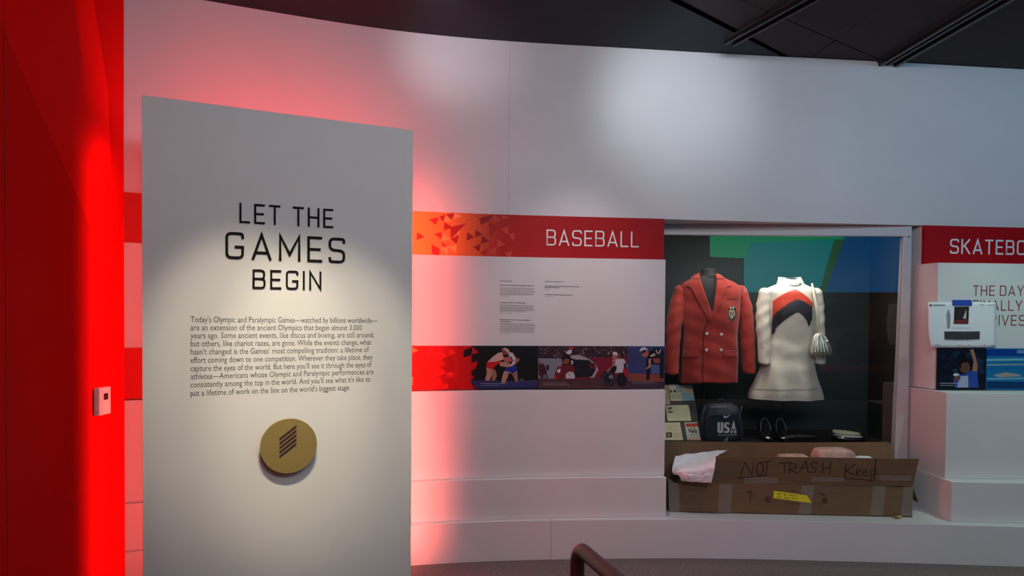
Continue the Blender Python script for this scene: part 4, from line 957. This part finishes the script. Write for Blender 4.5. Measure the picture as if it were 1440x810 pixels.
# ---- photo strips
p1 = tag(empty('photo_strip', K4.pt(.1, z_sb)), 'printed strip of three sports photos with red triangles below BASEBALL text', 'photo strip')
Tp = crop(570, 480, 7.58); Tq = crop(750, 480, 7.58)
xw = lambda px: K4.hit(px, 517)[0]
def sgrad(x): t = max(0, min(1, (x - xw(580)) / (xw(665) - xw(580)))); return tuple(a + (b - a) * t for a, b in zip(lin((205, 18, 16)), lin((148, 5, 8))))
board_on(K4, 0, 0, z_sb, z_st, 'pattern_board', sgrad, p1, off=.004, th=.012, x0=XA, x1=xw(663))
mb = MB()
for pts, c in (([(75, 60), (140, 98), (72, 125)], (236, 130, 60)), ([(120, 198), (185, 242), (118, 270)], (190, 10, 14)), ([(85, 375), (75, 470), (68, 470), (70, 380)], (236, 140, 90)), ([(180, 345), (268, 318), (250, 388)], (196, 12, 14)), ([(470, 76), (545, 118), (465, 148)], (205, 30, 26)),
               ([(435, 345), (515, 310), (500, 385)], (200, 34, 28)), ([(410, 430), (480, 482), (400, 505)], (200, 30, 26)), ([(150, 90), (225, 70), (222, 140)], (198, 14, 16)), ([(225, 80), (300, 60), (290, 150), (222, 142)], (222, 30, 24)), ([(385, 190), (500, 140), (520, 330), (440, 330), (370, 275), (440, 240)], (150, 4, 8)),
               ([(280, 130), (375, 95), (440, 150), (370, 200), (290, 200)], (214, 22, 20)), ([(225, 150), (290, 130), (280, 210)], (196, 12, 14)), ([(280, 220), (350, 270), (275, 310)], (198, 14, 14)), ([(290, 300), (360, 285), (430, 330), (350, 370), (290, 350)], (212, 22, 20)), ([(350, 365), (440, 340), (430, 400), (510, 380), (560, 510), (450, 510)], (152, 4, 8)),
               ([(330, 470), (400, 430), (395, 510), (320, 510)], (180, 8, 10)), ([(560, 60), (640, 60), (615, 170), (540, 200)], (160, 6, 10))):
    poly_on(mb, K4, pts, lin(c), .0048, Tp)
mb.build('triangle_pattern', 'print', p1)
def photo(name, S, px0, px1, bg, polys, tf, parent, lab, z0=z_sb, z1=z_st, x0=None, x1=None, off=.004):
    o = board_on(S, px0, px1, z0, z1, name, lin(bg), parent, off=off, th=.012, x0=x0, x1=x1); o['label'] = lab; mb = MB()
    for k, (pts, c) in enumerate(polys): poly_on(mb, S, pts, lin(c), off + .0006 + k * .00005, tf)
    mb.build('print', 'print', o); return o
def ell(cx, cy, rx, ry, n=12): return circ(cx, cy, rx, ry, n)[:-1]
SK, SK2, SK3 = (176, 128, 108), (150, 100, 82), (200, 160, 150)
wr = [([(690, 415), (1090, 420), (1410, 425), (1410, 512), (770, 512)], (46, 44, 92)), ([(690, 500), (1410, 490), (1410, 514), (770, 514)], (26, 22, 44)), ([(1215, 395), (1265, 395), (1265, 470), (1215, 470)], (60, 66, 90)), ([(1280, 420), (1410, 410), (1410, 450), (1280, 455)], (70, 60, 90)),
      # jagged red edge of the pattern
      ([(600, 50), (720, 50), (620, 95), (618, 175), (698, 150), (690, 235), (770, 208), (750, 290), (680, 325), (735, 385), (670, 425), (765, 515), (600, 515)], (168, 8, 10)), ([(715, 60), (782, 118), (708, 140)], (170, 16, 18)), ([(622, 95), (715, 58), (700, 148), (618, 172)], (20, 16, 20)),
      # left wrestler
      ([(862, 270), (930, 285), (925, 345), (905, 400), (880, 475), (850, 470), (852, 390), (868, 340)], SK), ([(930, 285), (962, 310), (975, 370), (945, 430), (930, 475), (902, 465), (925, 400), (918, 340)], SK2),
      ([(870, 215), (960, 210), (1040, 190), (1000, 230), (960, 260), (925, 300), (862, 275)], (186, 22, 30)), ([(880, 215), (930, 165), (985, 125), (1030, 115), (1050, 190), (965, 215), (905, 235)], SK3), ([(1000, 225), (1060, 215), (1130, 245), (1150, 265), (1080, 275), (1010, 262)], SK),
      (ell(1062, 108, 34, 38), (120, 70, 60)), ([(1020, 90), (1060, 66), (1105, 90), (1110, 140), (1090, 120), (1050, 85)], SK3),
      # right wrestler
      ([(1080, 300), (1180, 270), (1190, 320), (1130, 345), (1100, 335), (1090, 380), (1060, 440), (1045, 480), (1020, 470), (1030, 380), (1050, 320)], SK), ([(1130, 330), (1190, 310), (1195, 380), (1205, 450), (1210, 490), (1175, 480), (1170, 420)], SK2),
      ([(1080, 275), (1150, 265), (1165, 245), (1192, 310), (1135, 345), (1110, 325), (1050, 315)], (28, 36, 140)), ([(1100, 115), (1140, 120), (1180, 180), (1170, 245), (1120, 260), (1140, 215), (1100, 160)], (196, 170, 176)), ([(1105, 165), (1125, 160), (1150, 210), (1140, 215)], (40, 36, 90)),
      ([(1165, 205), (1200, 175), (1215, 190), (1205, 215), (1170, 240)], SK2), ([(1050, 170), (1110, 165), (1140, 210), (1090, 225), (1050, 205)], (176, 90, 90)),
      ([(800, 447), (1130, 449), (1130, 453), (800, 451)], (150, 150, 165)), ([(800, 466), (1100, 468), (1100, 472), (800, 470)], (130, 130, 150))]
photo('photo', K4, 0, 0, (20, 16, 20), wr, Tp, p1, 'photo of two wrestlers in red and blue gripping each other', x0=xw(663) + .0005, x1=xw(755.5))
random.seed(11); crowd = []
for k in range(230):
    x = 48 + random.random() * 955; y = 54 + random.random() * 118; s = 7 + random.random() * 9
    crowd.append(([(x, y), (x + s, y - 2), (x + s * 1.1, y + s * 1.2), (x - 2, y + s * 1.3)], random.choice([(92, 44, 48), (110, 92, 96), (60, 40, 50), (40, 32, 44), (130, 112, 112), (70, 60, 84), (96, 36, 40), (30, 24, 30)])))
rug = crowd + [([(48, 180), (300, 182), (300, 400), (48, 400)], (118, 122, 136)), ([(48, 395), (1005, 395), (1005, 500), (48, 500)], (74, 46, 54)), ([(600, 170), (1000, 170), (1000, 400), (560, 400)], (112, 24, 44)),
      ([(700, 200), (770, 200), (785, 300), (720, 310)], (44, 50, 150)), ([(50, 240), (105, 235), (150, 330), (160, 420), (90, 420), (55, 350)], (64, 26, 34)), (ell(70, 228, 14, 18), (120, 70, 60)), ([(125, 255), (165, 250), (160, 310), (140, 310)], (40, 36, 60)), (ell(120, 380, 34, 40), (40, 34, 44)), (ell(120, 380, 24, 30), (100, 90, 98)),
      # toppled wheelchair
      ([(400, 190), (640, 200), (690, 300), (640, 400), (470, 390), (400, 280)], (28, 24, 34)), ([(385, 150), (480, 142), (600, 190), (615, 210), (500, 205), (400, 180)], (150, 140, 150)), ([(590, 205), (640, 215), (688, 300), (640, 385), (560, 388), (620, 370), (660, 300), (625, 230)], (156, 140, 146)),
      ([(590, 250), (640, 215), (670, 290), (600, 280)], (120, 30, 50)), ([(600, 250), (636, 228), (655, 280), (612, 272)], (60, 20, 36)), ([(400, 380), (600, 380), (620, 440), (540, 450), (420, 430)], (110, 28, 28)),
      # player in red with ball
      ([(250, 270), (400, 240), (440, 300), (420, 380), (300, 400), (220, 410), (215, 370)], (96, 28, 36)), ([(215, 370), (280, 330), (300, 400), (230, 415)], (170, 20, 28)), ([(250, 300), (285, 290), (280, 335), (252, 330)], (200, 190, 195)), (ell(335, 205, 42, 40), (120, 62, 48)), ([(295, 190), (310, 140), (370, 140), (378, 180), (330, 185), (300, 215)], (26, 18, 22)),
      ([(345, 110), (400, 80), (405, 120), (375, 140), (345, 130)], (190, 182, 190)), ([(370, 60), (420, 60), (405, 90), (375, 85)], (160, 40, 40)), ([(395, 200), (420, 210), (415, 245), (400, 240)], (170, 160, 165)), (ell(388, 372, 50, 52, 20), (176, 172, 178)), ([(360, 345), (390, 330), (400, 350), (370, 365)], (150, 146, 152)),
      # wheelchair player at right
      (ell(790, 395, 80, 85, 20), (22, 20, 30)), (ell(790, 395, 66, 70, 20), (58, 54, 68)), (ell(790, 395, 50, 55, 16), (28, 26, 38)), (ell(935, 410, 55, 78, 20), (26, 24, 34)), ([(790, 370), (830, 350), (850, 390), (810, 400)], (110, 104, 116)),
      ([(835, 200), (900, 180), (960, 190), (1000, 270), (950, 290), (945, 330), (860, 335), (850, 260)], (176, 172, 186)), (ell(865, 160, 34, 36), (150, 96, 84)), ([(835, 130), (850, 108), (885, 118), (892, 150), (850, 140)], (196, 190, 200)), (ell(905, 160, 20, 30), (90, 60, 60)), ([(840, 200), (870, 200), (860, 270), (800, 320), (760, 320), (830, 260)], (140, 92, 76)), ([(830, 270), (880, 255), (880, 300), (850, 350), (800, 320)], (24, 20, 30)),
      ([(955, 240), (980, 225), (990, 280), (960, 290)], (24, 26, 60)), ([(945, 300), (1000, 280), (1000, 400), (960, 350)], (160, 20, 44)),
      ([(90, 440), (350, 441), (350, 444), (90, 443)], (160, 150, 156)), ([(90, 457), (380, 459), (380, 463), (90, 461)], (150, 140, 146))]
photo('photo', K4, 0, 0, (52, 36, 44), rug, Tq, p1, 'photo of wheelchair rugby players, one toppled beside a ball', x0=xw(755.5) + .0005, x1=xw(882.3))
bb = [([(1005, 335), (1100, 345), (1390, 352), (1390, 430), (1005, 430)], (124, 66, 52)), ([(1005, 425), (1390, 430), (1390, 500), (1005, 500)], (58, 40, 54)), ([(1130, 100), (1150, 68), (1190, 62), (1215, 85), (1200, 110), (1150, 120)], (188, 186, 200)), (ell(1190, 128, 38, 40), (150, 92, 70)), ([(1140, 105), (1195, 85), (1200, 110), (1165, 130), (1150, 125)], (40, 36, 50)),
      ([(1235, 110), (1290, 70), (1370, 70), (1388, 110), (1388, 250), (1340, 250), (1250, 240), (1200, 290), (1200, 200)], (24, 22, 34)), ([(1240, 150), (1290, 125), (1300, 150), (1250, 165)], (176, 160, 150)), ([(1225, 190), (1250, 180), (1250, 270), (1200, 300), (1200, 285), (1230, 260)], (170, 120, 100)), ([(1205, 295), (1245, 290), (1235, 410), (1200, 415)], (22, 20, 32)),
      ([(1265, 180), (1340, 180), (1350, 230), (1290, 235)], (130, 66, 66)), ([(1255, 250), (1340, 250), (1350, 340), (1260, 340)], (76, 88, 140)), ([(1340, 250), (1388, 240), (1388, 395), (1345, 395)], (28, 26, 38)), ([(1300, 95), (1312, 90), (1330, 130), (1318, 135)], (160, 156, 170)), ([(1350, 80), (1362, 85), (1340, 140), (1330, 130)], (150, 146, 160)),
      ([(1045, 432), (1290, 433), (1290, 436), (1045, 435)], (150, 140, 150)), ([(1045, 450), (1330, 452), (1330, 455), (1045, 453)], (130, 120, 130))]
photo('photo', K4, 0, 0, (52, 58, 104), bb, Tq, p1, 'photo of a baseball player in white cap bending over', x0=xw(882.3) + .0005, x1=XL)

p2 = tag(empty('photo_strip', K4.pt(3.3, z_sb)), 'printed strip with shot putter and swimming photos at right edge', 'photo strip')
Tr = crop(1260, 290, 2.794)
x138 = K4.hit(1386.5, 517)[0]; random.seed(2); blur = []
for k in range(45):
    x = 168 + random.random() * 180; y = 566 + random.random() * 110; s = 6 + random.random() * 12; blur.append((ell(x, y, s, s * .8, 7), random.choice([(14, 22, 40), (24, 38, 70), (10, 14, 26), (34, 44, 66), (18, 26, 52)])))
blur = [(p, c) for p, c in blur if all(164 < q[0] < 352 and 563 < q[1] < 714 for q in p)]
ath = blur + [([(288, 562), (302, 562), (318, 622), (316, 650), (296, 652), (302, 610)], (150, 108, 92)), (ell(268, 630, 22, 26), (96, 60, 52)), ([(244, 625), (250, 604), (280, 600), (296, 616), (292, 640), (280, 612), (256, 616), (252, 640)], (16, 12, 16)),
      ([(236, 655), (262, 662), (290, 645), (316, 650), (322, 712), (228, 712), (222, 690)], (40, 70, 150)), ([(250, 668), (280, 665), (282, 712), (236, 712)], (150, 160, 190)), (ell(234, 662, 12, 6), (190, 196, 204)), ([(222, 676), (240, 664), (252, 676), (236, 690)], (100, 66, 56)), ([(170, 694), (245, 695), (245, 697), (170, 696)], (160, 165, 180)), ([(170, 702), (225, 703), (225, 705), (170, 704)], (140, 146, 160))]
photo('photo', K4, 0, 0, (12, 18, 34), ath, Tr, p2, 'photo of athlete in blue raising one arm against dark crowd', x0=XR, x1=x138 - .0005)
sw = [([(354, 562), (503, 562), (503, 588), (354, 588)], (8, 56, 140)), ([(372, 562), (388, 562), (388, 584), (372, 584)], (60, 66, 84)), ([(448, 564), (503, 564), (503, 578), (448, 578)], (96, 130, 170)), ([(354, 600), (503, 598), (503, 606), (354, 608)], (110, 170, 196)), ([(354, 620), (503, 619), (503, 624), (354, 626)], (130, 150, 160)), ([(354, 634), (503, 632), (503, 640), (354, 642)], (16, 96, 160)),
      ([(380, 662), (430, 652), (480, 660), (495, 668), (400, 672)], (150, 140, 140)), ([(410, 664), (430, 656), (455, 662), (430, 668)], (150, 90, 80)), ([(354, 674), (503, 672), (503, 680), (354, 682)], (90, 150, 180)), ([(354, 688), (503, 690), (503, 716), (354, 716)], (10, 50, 96)), ([(368, 696), (430, 697), (430, 699), (368, 698)], (150, 165, 190))]
photo('photo', K4, 0, 0, (22, 104, 158), sw, Tr, p2, 'photo of a swimmer racing in a blue pool lane', x0=x138, x1=5.3)

# ---- taped sheet
tp = tag(empty('taped_sheet', K5.pt(2.9, 1.4)), 'white printed layout sheet taped over the red lettering with blue tape', 'paper')
x0_, y0_ = K5.hit(1307, 425); x1_, y1_ = K5.hit(1400, 488)
class Sheet:
    def hit(s, px, py): d = ray(px, py); t = (s_y(px) ) / d.y; return (px, py)
    def pt(s, a, b, off=0):
        v = (b - 425) / 63.; D = s_y(a) - .012 * math.sin(max(0, min(1, v)) * 2.4) * (1.2 - (a - 1305) / 100) - off; return P(a, b, D)
def s_y(px): u = (px - 1305) / 95; return K5.f(K5.hit(max(px, 1316), 455)[0]) - .012 - .022 * max(0, 1 - u * 2.2) ** 1.5 * 1
SHT = Sheet(); mb = MB(); rows = []
eLs = interp([(424, 1305.3), (460, 1305.5), (475, 1306.5), (488.5, 1309)])
for j in range(15):
    y = 424.8 + (488.6 - 424.8) * j / 14; a = eLs(y); b_ = 1400.5; rows.append([SHT.pt(a + (b_ - a) * i / 20, y + (i / 20) * .4) for i in range(21)])
mb.grid(rows); mb.build('sheet', 'paper', tp, smooth=True, solid=.0006)
mb = MB()
def spoly(pts, c, o): 
    q = [Tv(p) for p in pts]; tri = tessellate_polygon([[Vector((a, b, 0)) for a, b in q]]); mb.add([SHT.pt(a, b, o) for a, b in q], [tuple(t) for t in tri], lin(c))
so_ = .0014
for pts, c in (([(422, 252), (590, 252), (582, 452), (414, 450)], (34, 22, 26)), ([(455, 290), (500, 280), (498, 400), (440, 440), (418, 440)], (120, 12, 20)), ([(515, 290), (535, 276), (560, 290), (556, 390), (510, 388)], (186, 180, 180)), ([(524, 300), (536, 290), (548, 300), (546, 330), (526, 330)], (60, 56, 60)),
               ([(430, 405), (575, 400), (575, 445), (425, 445)], (120, 30, 36)), ([(450, 415), (480, 412), (478, 440), (448, 442)], (150, 140, 140)), ([(520, 412), (550, 412), (548, 436), (518, 438)], (70, 40, 44)),
               ([(308, 534), (512, 536), (712, 534), (712, 624), (512, 628), (310, 624)], (52, 52, 58)), ([(345, 552), (385, 552), (385, 580), (345, 580)], (66, 66, 72)), ([(490, 552), (530, 552), (530, 580), (490, 580)], (66, 66, 72)), ([(640, 552), (680, 552), (680, 580), (640, 580)], (66, 66, 72)),
               ([(346, 292), (362, 292), (380, 350), (376, 400), (372, 498), (340, 498), (338, 400), (332, 350)], (146, 138, 146)), ([(142, 226), (165, 226), (165, 250), (142, 250)], (120, 40, 48)), ([(178, 230), (318, 230), (318, 240), (178, 242)], (120, 120, 128)), ([(706, 228), (765, 228), (765, 233), (706, 233)], (120, 120, 128)), ([(800, 230), (880, 230), (880, 235), (800, 235)], (120, 120, 128)),
               ([(400, 494), (610, 492), (610, 495), (400, 497)], (150, 154, 162)), ([(312, 632), (710, 632), (710, 635), (312, 635)], (110, 110, 118)), ([(438, 628), (446, 628), (446, 640), (438, 640)], (60, 60, 66)), ([(570, 628), (578, 628), (578, 640), (570, 640)], (60, 60, 66)),
               ([(205, 685), (260, 685), (260, 692), (205, 692)], (140, 144, 150)), ([(458, 688), (510, 688), (510, 694), (458, 694)], (140, 144, 150)), ([(580, 686), (595, 686), (595, 694), (580, 694)], (120, 124, 130)), ([(838, 688), (872, 688), (872, 696), (838, 696)], (110, 114, 120)), ([(760, 684), (775, 684), (775, 694), (760, 694)], (130, 134, 140))):
    so_ += .00012; spoly(pts, c, so_)
mb.build('print', 'paperprint', tp)
mb = MB(); v = [SHT.pt(*Tv(p), .0055) for p in ((398, 176), (505, 176), (612, 176), (624, 206), (624, 242), (515, 242), (405, 240))]; mb.add(v, [tuple(range(7))])
mb.build('tape', 'bluetape', tp, solid=.0006)

# ------------------------------------------------------------------ handrail
hr = tag(empty('handrail', P(812, 760, 2.0)), 'dark maroon pipe handrail in the bottom foreground', 'railing')
zr = P(812, 768, 2.0).z; xr_ = P(812, 768, 2.0).x; rr = .0205
ang = Vector((.085, -.30, 0)).normalized(); top = Vector((xr_, 2.0, zr))
bend = [top + Vector((0, 0, -.055))] + [top + Vector((0, 0, -.05)) + ang * (.05 * (1 - math.cos(t))) + Vector((0, 0, .05 * math.sin(t))) for t in [math.pi / 2 * k / 8 for k in range(9)]]
mb = MB(); mb.tube(bend + [top + ang * .3, top + ang * .9, top + ang * 1.5], rr, 24); mb.build('top_rail', 'rail', hr, smooth=True)
mb = MB(); mb.tube([Vector((xr_, 2.0, 0)), top + Vector((0, 0, -.054))], rr, 24); mb.build('post', 'rail', hr, smooth=True)
mb = MB(); q = top + ang * 1.45; mb.tube([Vector((q.x, q.y, 0)), q + Vector((0, 0, -.01))], rr, 24); mb.build('post', 'rail', hr, smooth=True)
mb = MB(); mb.tube([(xr_, 2.0, 0), (xr_, 2.0, .008)], .05, 24); mb.build('base_flange', 'rail', hr)

# ------------------------------------------------------------------ the gallery behind the viewer (seen mirrored in the case glass)
YB = -3.5
mb = MB(); mb.box((3.2, YB - .1, 1.6), (10.5, .15, 3.2)); tag(mb.build('wall_front', 'backdark'), kind='structure')
mb = MB(); mb.box((8.0, .9, 1.6), (.15, 9, 3.2)); tag(mb.build('wall_right', 'backdark'), kind='structure')
def refl(px, py, y=YB):                        # where the mirrored sight line through a pixel lands on the rear wall
    d = ray(px, py); q = CAMP + d * ((FY + .002) / d.y); e = Vector((d.x, -d.y, d.z)); return q + e * ((y - q.y) / e.y)
vw = tag(empty('video_wall', refl(1130, 412)), 'glowing teal and blue screens behind viewer, mirrored in the case glass', 'screen')
def rq(pts, name, m, parent, y=YB + .03, th=.03):
    mb = MB(); v = [refl(*p, y) for p in pts]; mb.prism(v, (0, -th, 0)); return mb.build(name, m, parent)
teal, green, blue, olive = emat('teal_screen', lin((0, 160, 165)), 3.0), emat('green_screen', lin((20, 190, 130)), 2.6), emat('blue_screen', lin((10, 110, 180)), 2.2), emat('olive_screen', lin((60, 150, 90)), 1.6)
rq([(1047, 364), (1056, 341), (1173, 337), (1152, 411), (1047, 411)], 'screen', teal, vw)
rq([(999, 318), (1195, 318), (1186, 337), (1173, 337), (1056, 341), (1047, 363), (999, 361)], 'screen', green, vw)
rq([(1187, 337), (1173.5, 337), (1153, 411), (1160, 411)], 'screen', olive, vw)
rq([(1196, 318), (1290, 318), (1290, 411), (1161, 411), (1187, 337)], 'screen', blue, vw)
rb = tag(rq([(1150, 413), (1275, 411), (1275, 419), (1150, 421)], 'shelf_rail', mat('ochre_trim', (.25, .12, .04), .5), None), 'ochre trim rail below the mirrored video screens', 'rail')
mon = tag(rq([(1155, 428), (1196, 426), (1197, 458), (1156, 460)], 'monitor', 'screen', None, y=YB + .06), 'black monitor on the rear gallery wall, mirrored in glass', 'monitor')
rq([(1100, 421), (1300, 419), (1300, 512), (1100, 514)], 'wall_print', mat('grey_rear_panel', (.20, .20, .19), .7), vw, y=YB + .01, th=.01)
rs = tag(rq([(1163, 515), (1262, 514), (1262, 524), (1163, 524)], 'bench', mat('red_bench', (.5, .02, .02), .5), None, y=YB + .5, th=.3), 'long red bench by the rear wall, mirrored in case glass', 'bench')
for cx, rx, lab in ((1204, 27, 'round dark drum exhibit on stand, left of two mirrored in glass'), (1253, 22, 'round dark drum exhibit on stand, right of two mirrored in glass')):
    t = empty('drum_exhibit', refl(cx, 524, YB + .45)); tag(t, lab, 'exhibit')
    rq(ell(cx, 489, rx, 23, 28), 'drum', 'screen', t, y=YB + .45, th=.1)
    rq(ell(cx, 489, rx * .82, 19, 28), 'drum_face', 'ceil_blue', t, y=YB + .47, th=.02)
    rq([(cx - 2, 510), (cx + 2, 510), (cx + 3, 524), (cx - 3, 524)], 'stand', 'rail_black', t, y=YB + .42, th=.04)
spot('rear_fill_spot', (3.2, -1.5, 3.0), (4.2, YB, 1.2), 260, (1, .95, .9), 80, 1, .1)  # added unseen spot, brightens the rear wall for its mirror image
